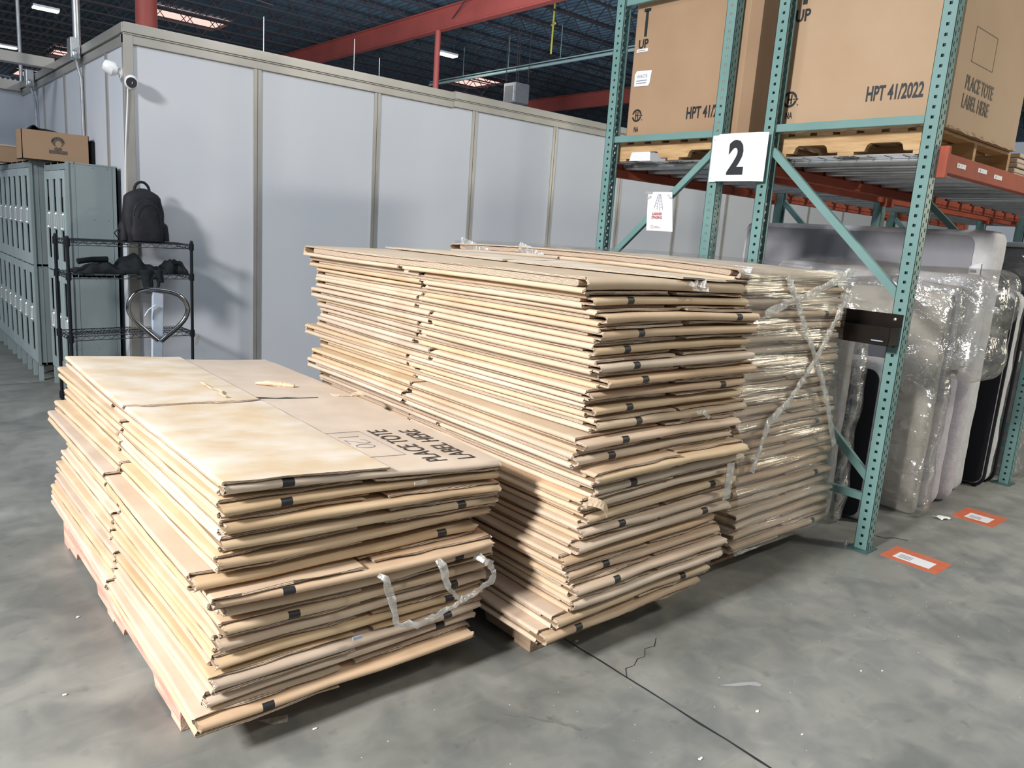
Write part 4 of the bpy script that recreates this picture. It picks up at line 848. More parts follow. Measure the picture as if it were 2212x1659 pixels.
# signs and stickers
def signs():
    t = thing('aisle_sign', 'white folded plastic sign with a black number 2 on the rack posts', 'sign', (4.31, 2.92, 2.10))
    mb = MB(); a, b = 2.392, 2.098; prof = [(4.352, 3.150), (4.352, 3.095), (4.305, 3.070), (4.305, 2.795), (4.330, 2.730)]
    for (x0, y0), (x1, y1) in zip(prof[:-1], prof[1:]): mb.add([(x0, y0, b), (x1, y1, b), (x1, y1, a), (x0, y0, a)], [(0, 1, 2, 3)])
    mb.build('sign_plate', 'white_plastic', t, solid=0.004)
    mb = MB(); mb.text('2', (4.3025, 2.985, 2.148), LX, UZ, 0.195, 0, xs=0.84, weight=0.04); mb.build('numeral', 'ink', t)
    mb = MB(); [mb.ell((4.348 if y > 3.1 else 4.322, y, z), (0.003, 0.004, 0.004), 8, 6) for y in (3.135, 2.752) for z in (2.125, 2.365)]; mb.build('rivet', 'galv', t)
    t = thing('ladder_notice', 'white LADDER STAGING notice in a clear sleeve taped to the rear frame brace', 'sign', (4.33, 3.53, 1.76))
    mb = MB(); mb.grid(lambda u, v: (4.345 - 0.006 * math.sin(3 * u), 3.648 - 0.215 * u - 0.02 * (1 - v) * u + 0.0 * v - 0.018 * (1 - v), 1.763 + 0.268 * v), 4, 4)
    mb.build('notice_sheet', 'paper', t, solid=0.002)
    mb = MB(); X = 4.337; Xn = X
    def ln(p, q, w_=0.003): mb.bar((Xn, p[0], p[1]), (Xn, q[0], q[1]), 0.0008, w_)
    yy, zz = 3.535, 1.93
    ln((yy + 0.012, zz + 0.082), (yy - 0.010, zz + 0.082), 0.005)
    ln((yy + 0.012, zz + 0.08), (yy + 0.040, zz - 0.012)); ln((yy + 0.002, zz + 0.08), (yy + 0.012, zz - 0.02)); ln((yy - 0.004, zz + 0.08), (yy - 0.014, zz - 0.03)); ln((yy - 0.010, zz + 0.08), (yy - 0.040, zz - 0.02))
    for k in range(4): q = 0.2 * k + 0.2; ln((yy + 0.012 + 0.028 * q, zz + 0.08 - 0.092 * q), (yy + 0.003 + 0.01 * q, zz + 0.08 - 0.1 * q), 0.002); ln((yy - 0.004 - 0.01 * q, zz + 0.08 - 0.11 * q), (yy - 0.010 - 0.03 * q, zz + 0.08 - 0.1 * q), 0.002)
    mb.build('ladder_drawing', 'grey_text', t)
    mb = MB(); mb.text('LADDER', (Xn, 3.586, 1.872), LX, UZ, 0.018, 0, xs=0.9, weight=0.028); mb.text('STAGING', (Xn, 3.588, 1.847), LX, UZ, 0.018, 0, xs=0.86, weight=0.028); mb.build('lettering', 'red_text', t)
    mb = MB()
    for i in range(12): a, c = 2 * math.pi * i / 12, 2 * math.pi * (i + 1) / 12; mb.bar((Xn, 3.575 + 0.011 * math.cos(a), 1.790 + 0.011 * math.sin(a)), (Xn, 3.575 + 0.011 * math.cos(c), 1.790 + 0.011 * math.sin(c)), 0.0008, 0.0016)
    mb.box(Xn - .0005, Xn, 3.517, 3.555, 1.793, 1.7955); mb.box(Xn - .0005, Xn, 3.500, 3.553, 1.784, 1.7865); mb.build('footer_mark', 'red_text', t)
    mb = MB(); mb.box(4.333, 4.336, 3.60, 3.66, 2.018, 2.034); mb.bar((4.334, 3.645, 1.985), (4.334, 3.61, 2.0), 0.001, 0.012); mb.bar((4.334, 3.43, 1.99), (4.334, 3.46, 2.01), 0.001, 0.02); mb.build('clear_tape', 'strand', t)
    t = thing('waste_notice', 'white square WASTE notice stuck on the left bulk box', 'sign', (4.455, 3.9, 2.79))
    mb = MB(); mb.prism([(3.975, 2.790), (3.978, 2.872), (3.962, 2.896), (3.820, 2.890), (3.832, 2.800), (3.842, 2.786)], 'x', 4.4560, 4.4580); mb.build('notice_sheet', 'paper', t)
    mb = MB(); mb.text('WASTE', (4.4562, 3.955, 2.845), LX, UZ, 0.022, 0, xs=0.95); mb.box(4.4550, 4.4558, 3.858, 3.957, 2.823, 2.829); mb.box(4.4550, 4.4558, 3.865, 3.957, 2.806, 2.812); mb.build('lettering', 'grey_text', t)
    t = thing('small_sticker', 'small white sticker just below the UP print of the left bulk box', 'sticker', (4.455, 3.93, 3.02))
    mb = MB(); mb.box(4.456, 4.4585, 3.877, 3.981, 3.024, 3.046); mb.build('sticker_sheet', 'paper', t)
    mb = MB(); mb.box(4.4552, 4.4558, 3.90, 3.97, 3.032, 3.037); mb.build('print_line', 'grey_text', t)
    mb = MB(); mb.prism([(3.95, 2.262), (3.935, 2.318), (3.925, 2.324), (3.765, 2.324), (3.755, 2.318), (3.750, 2.262)], 'x', 4.452, 4.458)
    tag(mb.build('white_card', 'white_plastic'), 'white card with rounded top propped against the pallet left of the sign', 'card')
    # bin on the front post
    t = thing('wall_bin', 'dark brown steel open bin fixed to the side of the front rack post', 'bin', (4.29, 1.94, 1.21))
    mb = MB(); x0, x1, y0, y1 = 4.225, 4.362, 1.775, 2.115
    mb.box(x0, x0 + 0.003, y0, y1, 1.215, 1.315); mb.box(x0, x1, y0, y0 + 0.003, 1.215, 1.315); mb.box(x0, x1, y1 - 0.003, y1, 1.215, 1.315); mb.box(x0, x1, y0, y1, 1.215, 1.218); mb.box(x1 - 0.003, x1, y0, y1, 1.215, 1.385)
    mb.build('tray', 'bin', t, bevel=0.001)
    mb = MB(); mb.box(x0 - 0.001, x0, 1.805, 1.87, 1.236, 1.242); mb.build('blue_label', 'blue_grey', t)
    mb = MB(); mb.ell((x1 - 0.006, 1.815, 1.355), (0.005, 0.010, 0.010), 10, 8); mb.build('fixing_screw', 'chrome', t)
    t = thing('anchor_bolt', 'floor anchor bolt at the foot of the front rack post', 'bolt', (4.335, 1.85, 0.0))
    mb = MB(); mb.tube([(4.335, 1.872, 0.0), (4.335, 1.872, 0.045)], 0.006, 8); mb.build('shank', 'galv', t)
    mb = MB(); mb.tube([(4.335, 1.872, 0.012), (4.335, 1.872, 0.024)], 0.013, 6); mb.build('nut', 'galv', t)
signs()
# ================================================================== MATTRESSES
def slab(x0, x1, y0, y1, z0, z1, r, wob=0.004, seed=0, nx=10, ny=30, nz=22):
    """puffy rounded slab, closed surface, returned as MB"""
    rg = np.random.RandomState(seed); ph = rg.rand(6) * 6; mb = MB(); nface = [ (0, 1, 2, 1), ]
    hx, hy, hz = (x1 - x0) / 2, (y1 - y0) / 2, (z1 - z0) / 2; c = Vector(((x0 + x1) / 2, (y0 + y1) / 2, (z0 + z1) / 2))
    def pt(x, y, z):   # unit cube to rounded box
        p = Vector((x * hx, y * hy, z * hz)); q = Vector((max(-hx + min(r, hx * .98), min(hx - min(r, hx * .98), p.x)), max(-hy + r, min(hy - r, p.y)), max(-hz + r, min(hz - r, p.z))))
        d = p - q
        if d.length > 1e-6:
            rx = min(r, hx * .98); d.normalize(); p = q + Vector((d.x * rx, d.y * r, d.z * r))
        w_ = wob * (math.sin(9 * p.y + ph[0]) * math.sin(11 * p.z + ph[1]) + 0.5 * math.sin(23 * p.z + 7 * p.y + ph[2]))
        n = d.normalized() if d.length > 1e-6 else Vector((1 if x > 0 else -1, 0, 0)); p = p + n * w_
        return c + p
    def face(fn, a, b, flip): mb.grid(fn, a, b, 0, flip)
    def cs(t): return -math.cos(math.pi * t) * 0.35 + (2 * t - 1) * 0.65
    face(lambda u, v: pt(-1, cs(u), cs(v)), ny, nz, True); face(lambda u, v: pt(1, cs(u), cs(v)), ny, nz, False)
    face(lambda u, v: pt(cs(u), -1, cs(v)), nx, nz, False); face(lambda u, v: pt(cs(u), 1, cs(v)), nx, nz, True)
    face(lambda u, v: pt(cs(u), cs(v), -1), nx, ny, True); face(lambda u, v: pt(cs(u), cs(v), 1), nx, ny, False)
    return mb
def rrect(mb, x, y0, y1, z0, z1, r, mi=0, th=0.004, bulge=0):
    P = []
    for (cy, cz, a0) in ((y1 - r, z1 - r, 0), (y0 + r, z1 - r, 90), (y0 + r, z0 + r, 180), (y1 - r, z0 + r, 270)):
        for k in range(6): a = math.radians(a0 + 18 * k); P.append((cy + r * math.cos(a), cz + r * math.sin(a)))
    mb.prism(P, 'x', x - th, x, mi)
def mattress(box, r, m, label, panel=None, pm='mgrey', piping=None, seed=0, wob=0.004, extra=None):
    x0, x1, y0, y1, z0, z1 = box
    t = thing('mattress', label, 'mattress', ((x0 + x1) / 2, (y0 + y1) / 2, z0))
    slab(*box, r, wob, seed).build('cover', m, t, smooth=True)
    if panel: mb = MB(); rrect(mb, x0 - 0.003, *panel, 0.07, 0, 0.006); mb.build('side_panel', pm, t, bevel=0.003)
    if piping:
        for xx in piping:
            P = []
            for (cy, cz, a0) in ((y1 - r, z1 - r, 0), (y0 + r, z1 - r, 90), (y0 + r, z0 + r, 180), (y1 - r, z0 + r, 270)):
                for k in range(7): a = math.radians(a0 + 15 * k); P.append((xx, cy + (r + 0.003) * math.cos(a), cz + (r + 0.003) * math.sin(a)))
            mb = MB(); mb.tube(P, 0.012, 6, closed=True); mb.build('piping', 'mblack', t, smooth=True)
    if extra: extra(t)
    return t
def tagx(x, y, z, w_=0.07, h=0.10):
    def f(t):
        mb = MB(); mb.grid(lambda u, v: (x - 0.012 * math.sin(2.5 * u), y + w_ * u, z + h * v - 0.03 * u), 4, 4); mb.build('care_tag', 'paper', t, solid=0.002)
        mb = MB(); mb.box(x - 0.02, x - 0.018, y + 0.02, y + w_ - 0.01, z + 0.03, z + 0.05); mb.build('tag_print', 'grey_text', t)
    return f
mattress((6.05, 6.32, 1.93, 3.95, 0.0, 1.925), 0.07, 'mwhite', 'big charcoal faced mattress with white border standing upright at the back', panel=(2.06, 3.9, 0.12, 1.885), extra=tagx(6.03, 1.99, 1.60))
mattress((6.50, 6.74, 1.86, 3.3, 0.0, 1.52), 0.10, 'mwhite', 'black faced mattress with white quilted border and black piping by the far post', panel=(1.87, 3.25, 0.03, 1.48), pm='mblack', piping=(6.51, 6.73), seed=2, wob=0.006, extra=lambda t: MB().box(6.735, 6.75, 1.84, 1.86, 0.98, 1.06).build('care_tag', 'paper', t))
mattress((5.50, 5.72, 1.87, 3.3, 0.0, 0.97), 0.095, 'mlilac', 'pale padded mattress roll on the floor, nearer of the two beneath the bagged mattress', seed=3, wob=0.004)
mattress((5.75, 5.97, 1.86, 3.3, 0.0, 0.97), 0.095, 'mlilac', 'pale padded mattress roll on the floor, farther of the two beneath the bagged mattress', seed=4, wob=0.004)
mattress((5.43, 5.86, 1.83, 3.25, 0.985, 1.62), 0.10, 'mwhite', 'white quilted mattress in a clear bag lying on top of the two pale rolls', seed=5, wob=0.007)
mattress((4.80, 5.0, 1.965, 3.0, 0.0, 1.06), 0.09, 'mwhite', 'small white bordered black mattress seen through the end frame, left of the front post', panel=(2.03, 2.95, 0.03, 1.0), pm='mblack', seed=6)
mattress((5.12, 5.24, 2.18, 3.2, 0.0, 1.30), 0.03, 'mgrey', 'plain grey mattress standing behind the small black one, below the bin', seed=7, wob=0.002)
mattress((7.02, 7.25, 1.86, 3.4, 0.0, 1.85), 0.06, 'mgrey', 'dark grey mattress with white top edge beyond the far right post', seed=8, extra=lambda t: MB().box(7.0, 7.26, 1.86, 3.4, 1.845, 1.885).build('white_border', 'mwhite', t, bevel=0.01))
mb = slab(5.30, 5.40, 1.895, 2.75, 0.0, 1.50, 0.03, 0.003, 9); tag(mb.build('wrapped_panel', 'cream', smooth=True), 'cream bed panel in loose plastic standing right of the front rack post', 'panel')
mb = slab(4.62, 4.72, 2.17, 2.95, 0.0, 1.27, 0.03, 0.004, 10); tag(mb.build('thin_mattress', 'mwhite', smooth=True), 'thin white bed pad in plastic between the wrapped stack and the small black mattress', 'mattress')
mb = MB(); mb.box(4.600, 4.612, 2.33, 2.36, 0.35, 1.22); tag(mb.build('blue_strip', 'blue'), 'narrow deep blue edging strip on the thin bed pad beside the wrapped stack', 'strip')
def bags():
    rg = np.random.RandomState(8); ph = rg.rand(8) * 6
    mb = slab(5.37, 5.92, 1.66, 3.2, 0.93, 1.66, 0.12, 0.018, 31, 12, 40, 30); tag(mb.build('plastic_bag', 'bag', smooth=True), 'crinkled clear plastic bag around the white mattress, its empty end sticking out', 'plastic bag')
    mb = slab(5.26, 5.45, 1.83, 2.8, 0.0, 1.56, 0.05, 0.012, 32, 8, 30, 30); tag(mb.build('plastic_bag', 'bag', smooth=True), 'clear plastic bag hanging loose around the cream bed panel', 'plastic bag')
    mb = slab(4.585, 4.745, 2.08, 2.98, 0.0, 1.30, 0.04, 0.012, 33, 8, 30, 30); tag(mb.build('plastic_bag', 'bag', smooth=True), 'clear plastic bag over the thin white bed pad beside the wrapped stack', 'plastic bag')
    mb = slab(6.98, 7.29, 1.80, 3.2, 0.0, 1.80, 0.06, 0.015, 34, 8, 24, 30); tag(mb.build('plastic_bag', 'bag', smooth=True), 'clear plastic bag around the dark mattress beyond the far right post', 'plastic bag')
bags()
# ================================================================== FLOOR MARKINGS, DEBRIS
def floor_bits():
    for k, (x0, x1, y0, y1, px0, px1, lb) in enumerate(((4.40, 4.635, 1.392, 1.702, 4.445, 4.555, 'faded orange floor label with long white sheet at the front post foot'), (5.565, 5.87, 1.483, 1.738, 5.63, 5.76, 'bright orange floor label with short white sheet farther along the aisle'))):
        t = thing('floor_label', lb, 'floor label', ((x0 + x1) / 2, (y0 + y1) / 2, 0.0))
        mb = MB(); mb.box(x0, x1, y0, y1, 0.0, 0.0016); mb.build('tape_border', 'label_orange', t)
        ya, yb = (y0 + 0.055, y1 - 0.055) if k == 0 else (y0 + 0.05, y1 - 0.06)
        mb = MB(); mb.box(px0, px1, ya, yb, 0.0016, 0.0026); mb.build('white_sheet', 'paper', t)
        mb = MB()
        for i in range(3): mb.box(px0 + 0.02 + 0.022 * i, px0 + 0.030 + 0.022 * i, yb - 0.09, yb - 0.02, 0.0026, 0.003)
        mb.build('print_line', 'grey_text', t)
    mb = MB(); mb.grid(lambda u, v: (5.39 + 0.07 * u, 1.73 + 0.06 * v - 0.03 * u, 0.004 + 0.012 * abs(math.sin(4 * u + 2 * v))), 5, 4); tag(mb.build('paper_scrap', 'scrap', solid=0.002), 'crumpled white paper scrap on the floor before the bright orange label', 'paper scrap')
    mb = MB(); mb.add([(0.90, 2.27, 0.003), (0.99, 2.235, 0.012), (0.975, 2.21, 0.003), (0.93, 2.225, 0.002)], [(0, 1, 2, 3)]); mb.v = [(x + 0.03, y - 0.03, z) for x, y, z in mb.v]; tag(mb.build('film_scrap', 'strand', solid=0.001), 'small triangle of clear film on the floor before the low left stack', 'film scrap')
    pts = [(1.065, 2.098, 'grey pebble-like crumb right of the film scrap near the low stack'), (3.05, 1.172, 'left of two small white pellets lying on the open floor'), (3.13, 1.12, 'right of two small white pellets lying on the open floor'), (2.43, 1.27, 'tiny grey crumb beside the pale floor streak'), (0.745, 3.16, 'small wood chip poking out by the pink pallet'), (2.217, 2.006, 'pale chip at the start of the floor joint'), (2.03, 1.235, 'white scuffed scrap near the bottom picture edge'), (2.446, 1.10, 'tiny white crumb right of the floor joint'), (0.60, 3.3, 'white speck of debris left of the pink pallet'), (0.45, 2.75, 'pale speck of debris on the floor farther left of the pallet')]
    rg = random.Random(9)
    for k, (x, y, lb) in enumerate(pts):
        s = rg.uniform(0.0035, 0.006); mb = MB(); mb.ell((x, y, s * 0.45), (s * 1.6, s, s * 0.5), 8, 6, wob=0.3, seed=k)
        tag(mb.build('debris_crumb', 'scrap' if k != 4 else 'torn', smooth=True), lb, 'debris')
    mb = MB(); rg = np.random.RandomState(1)
    for _ in range(260):
        x, y = rg.uniform(-0.5, 6.5), rg.uniform(0.6, 2.0) if rg.rand() < 0.7 else rg.uniform(2, 9)
        if x > 0.6 and y > 2.0 and x < 4.3: continue
        s = rg.uniform(0.0008, 0.0022); mb.ell((x, y, s * 0.5), (s * 1.5, s, s * 0.5), 5, 4)
    tag(mb.build('floor_dust', 'scrap'), 'fine white specks of litter scattered over the concrete floor', 'litter', kind='stuff')
    mb = MB(); mb.add([(2.455, 1.455, 0.0012), (2.50, 1.415, 0.0012), (2.56, 1.385, 0.0012), (2.585, 1.355, 0.0012), (2.605, 1.36, 0.0012), (2.60, 1.385, 0.0012), (2.57, 1.405, 0.0012), (2.51, 1.432, 0.0012)], [tuple(range(8))]); tag(mb.build('dried_spill', 'spill'), 'pale dried spill streak on the floor right of the joint', 'stain')
    mb = MB(); rg = np.random.RandomState(6)
    for (x, y, a, l, w_) in ((1.73, 1.70, -1.0, 0.10, 0.012), (1.77, 1.66, -1.25, 0.09, 0.016), (1.80, 1.60, -1.3, 0.06, 0.02), (1.66, 1.78, -0.9, 0.06, 0.008), (1.79, 1.545, 0.3, 0.018, 0.02)):
        mb.add([(x + l / 2 * math.cos(a) * math.cos(t) - w_ / 2 * math.sin(a) * math.sin(t), y + l / 2 * math.sin(a) * math.cos(t) + w_ / 2 * math.cos(a) * math.sin(t), 0.001) for t in [2 * math.pi * k / 12 + rg.uniform(-.2, .2) for k in range(12)]], [tuple(range(12))])
    tag(mb.build('dark_smear', 'smear'), 'dark oily smear on the floor below the tall middle stack', 'stain', kind='stuff')
    for k, (cx, cy, lb) in enumerate(((2.60, 1.38, 'pale dried spill streak on the floor right of the joint'), (2.50, 1.62, 'whitish powder patch on the floor above the dried spill'))):
        pass
floor_bits()
# ================================================================== LOCKERS
def locker_bank(x0, depth, y0, w_, n, z0, z1, label, nearleg=True):
    t = thing('locker_bank', label, 'lockers', (x0 + depth / 2, y0 + w_ * n / 2, 0)); x1 = x0 + depth; y1 = y0 + w_ * n
    mb = MB(); mb.box(x0 + 0.005, x1, y0, y0 + 0.012, z0, z1); mb.box(x0 + 0.005, x1, y1 - 0.012, y1, z0, z1); mb.box(x1 - 0.012, x1, y0, y1, z0, z1); mb.box(x0, x1, y0 - 0.003, y1, z1 - 0.012, z1)
    mb.box(x0, x1, y0, y1, z0, z0 + 0.02); mb.box(x0 + 0.02, x1, y0, y1, (z0 + z1) / 2 - 0.01, (z0 + z1) / 2 + 0.01); mb.box(x0, x0 + 0.02, y0, y1, z1 - 0.06, z1)
    for k in range(n + 1): y = y0 + k * w_; mb.box(x0 - 0.002, x0 + 0.02, y - 0.012, y + 0.012, z0, z1); mb.box(x0 + 0.02, x1 - 0.02, y - 0.004, y + 0.004, z0, z1) if 0 < k < n else None
    mb.box(x0 + 0.06, x0 + 0.066, y0 - 0.003, y0, z0, z1); mb.box(x1 - 0.05, x1 - 0.044, y0 - 0.004, y0, z0, z1)
    for z in (z1 - 0.03, z1 - 0.45, z1 - 0.95, z0 + 0.3):
        for x in (x0 + 0.05, x0 + depth * 0.5, x1 - 0.08): mb.ell((x, y0 - 0.002, z), (0.005, 0.003, 0.005), 6, 4)
    mb.build('carcass', 'locker', t)
    mb = MB(); mb.box(x0 + 0.06, x0 + 0.065, y0 + 0.015, y1 - 0.015, z0 + 0.02, z1 - 0.02); mb.build('interior_shade', 'void', t)  # dark sheet behind the doors in place of real interior shade
    for k in range(n + 1):
        y = y0 + k * w_ - (0.0 if k == 0 else 0.02)
        mb = MB(); mb.box(x0, x0 + 0.035, y, y + 0.035, 0, z0); mb.build('leg', 'locker_light', t)
        mb = MB(); mb.box(x1 - 0.05, x1 - 0.012, y, y + 0.035, 0, z0); mb.build('leg', 'locker_light', t)
    zz = [z0 + 0.02, (z0 + z1) / 2, z1 - 0.06]
    for k in range(n):
        a, b = y0 + k * w_ + 0.014, y0 + (k + 1) * w_ - 0.014
        for j in range(2):
            za, zb = zz[j] + 0.006, zz[j + 1] - 0.006; h = zb - za
            wa, wb = a + (b - a) * 0.24, a + (b - a) * 0.78
            v0, v1, v2, v3 = za + 0.10, za + 0.10 + h * 0.30, za + h * 0.60, zb - 0.07
            mb = MB(); X0, X1 = x0 - 0.012, x0 + 0.002
            mb.box(X0, X1, a, wa, za, zb); mb.box(X0, X1, wb, b, za, zb); mb.box(X0, X1, wa, wb, za, v0); mb.box(X0, X1, wa, wb, v1, v2); mb.box(X0, X1, wa, wb, v3, zb)
            d = mb.build('locker_door', 'locker_light', t, bevel=0.002)
            mb = MB(); yc = (a + b) / 2 - 0.045; zc = (v1 + v2) / 2; P = []
            for (cy, cz, a0) in ((0.018, 0.055, 0), (-0.018, 0.055, 90), (-0.018, -0.055, 180), (0.018, -0.055, 270)):
                for q in range(4): an = math.radians(a0 + 30 * q); P.append((X0 - 0.006, yc + cy + 0.014 * math.cos(an), zc + cz + 0.014 * math.sin(an)))
            mb.tube(P, 0.008, 6, closed=True); mb.box(X0 - 0.004, X0, yc - 0.02, yc + 0.02, zc - 0.06, zc + 0.06); mb.build('handle', 'chrome', d, smooth=False)
            if j == 1:
                mb = MB(); mb.box(x0 + 0.01, x0 + 0.014, wa - 0.005, wb + 0.005, v2 + (v3 - v2) * 0.45, v3); mb.build('window_pane', 'pane', d)
    return t
locker_bank(1.372, 0.385, 7.255, 0.285, 3, 0.15, 1.995, 'short bank of grey green lockers at the wall corner behind the shelf')
locker_bank(1.272, 0.46, 8.24, 0.315, 10, 0.15, 2.02, 'long bank of grey green lockers running off at the left edge')
def locker_top():
    t = thing('cardboard_box', 'open brown cardboard box with a dark curly head logo on the locker tops', 'box', (1.5, 8.0, 2.02))
    x0, x1, y0, y1, z0, z1 = 1.40, 1.68, 6.98 + 0.32, 9.12, 2.022, 2.235
    mb = MB(); P0, P1 = (1.385, 9.20), (1.385, 7.16)
    ya, yb = 7.40, 9.20
    # box seen on its long side: placed across both banks
    mb.box(1.39, 1.40, 8.08, 9.22, 2.024, 2.285); mb.box(1.39, 1.72, 8.08, 8.09, 2.024, 2.285); mb.box(1.39, 1.72, 9.21, 9.22, 2.024, 2.285); mb.box(1.71, 1.72, 8.08, 9.22, 2.024, 2.285); mb.box(1.39, 1.72, 8.08, 9.22, 2.024, 2.03)
    return t, mb
def boxes_on_lockers():
    # long side faces the camera (-y), standing on the bank tops
    z = 2.024
    t = thing('cardboard_box', 'open brown cardboard box with small dark head logo on the locker tops', 'box', (1.46, 8.30, z))
    x0, x1, y, yb, h = 1.205, 1.735, 8.12, 8.42, 0.255
    mb = MB(); mb.box(x0, x1, y, y + 0.006, z, z + h); mb.box(x0, x1, yb - 0.006, yb, z, z + h); mb.box(x0, x0 + 0.006, y, yb, z, z + h); mb.box(x1 - 0.006, x1, y, yb, z, z + h); mb.box(x0, x1, y, yb, z, z + 0.006)
    mb.build('carton', 'box', t)
    cx, cz = x0 + 0.28, z + 0.14; mb = MB()
    def disc(cx, cz, rx, rz, dy=0.001, mi=0, n=16): mb.add([(cx + rx * math.cos(2 * math.pi * k / n), y - dy, cz + rz * math.sin(2 * math.pi * k / n)) for k in range(n)], [tuple(range(n))], mi)
    disc(cx, cz + 0.025, 0.046, 0.040); disc(cx + 0.004, cz + 0.012, 0.026, 0.030, 0.0016, 1); disc(cx - 0.012, cz - 0.028, 0.020, 0.010, 0.002); disc(cx, cz - 0.03, 0.032, 0.018, 0.0012)
    for k in range(9): a = math.pi * k / 8; disc(cx + 0.044 * math.cos(a), cz + 0.03 + 0.036 * math.sin(a), 0.011, 0.011, 0.0014)
    mb.box(cx - 0.072, cx + 0.072, y - 0.002, y - 0.001, cz - 0.072, cz - 0.042)
    mb.build('printed_emblem', ['ink_faded', 'box'], t)
    mb = MB(); mb.grid(lambda u, v: (x0 + 0.02 + 0.34 * u, y + 0.02 + 0.24 * v, z + h - 0.01 + 0.035 * math.sin(3.14 * u) * math.sin(3.14 * v) + 0.05 * math.exp(-((u - 0.25) ** 2) / 0.01) * (1 - v)), 20, 10)
    tag(mb.build('black_garment', 'cloth', smooth=True, solid=0.006), 'black garment piled out of the box on the lockers', 'clothing')
    mb = MB(); mb.box(1.745, 1.80, 8.14, 8.40, z, z + 0.22); tag(mb.build('black_case', 'cloth', bevel=0.02), 'black soft case standing right of the box on the lockers', 'case')
    t = thing('cardboard_box', 'plain low brown box on the lockers cut by the left picture edge', 'box', (1.15, 9.3, z))
    mb = MB(); mb.box(1.02, 1.52, 9.35, 9.65, z, z + 0.17); mb.build('carton', 'box', t, bevel=0.004)
    mb = MB(); mb.box(1.02, 1.52, 9.345, 9.35, z + 0.155, z + 0.17); mb.build('lid_edge', 'card', t)
boxes_on_lockers()
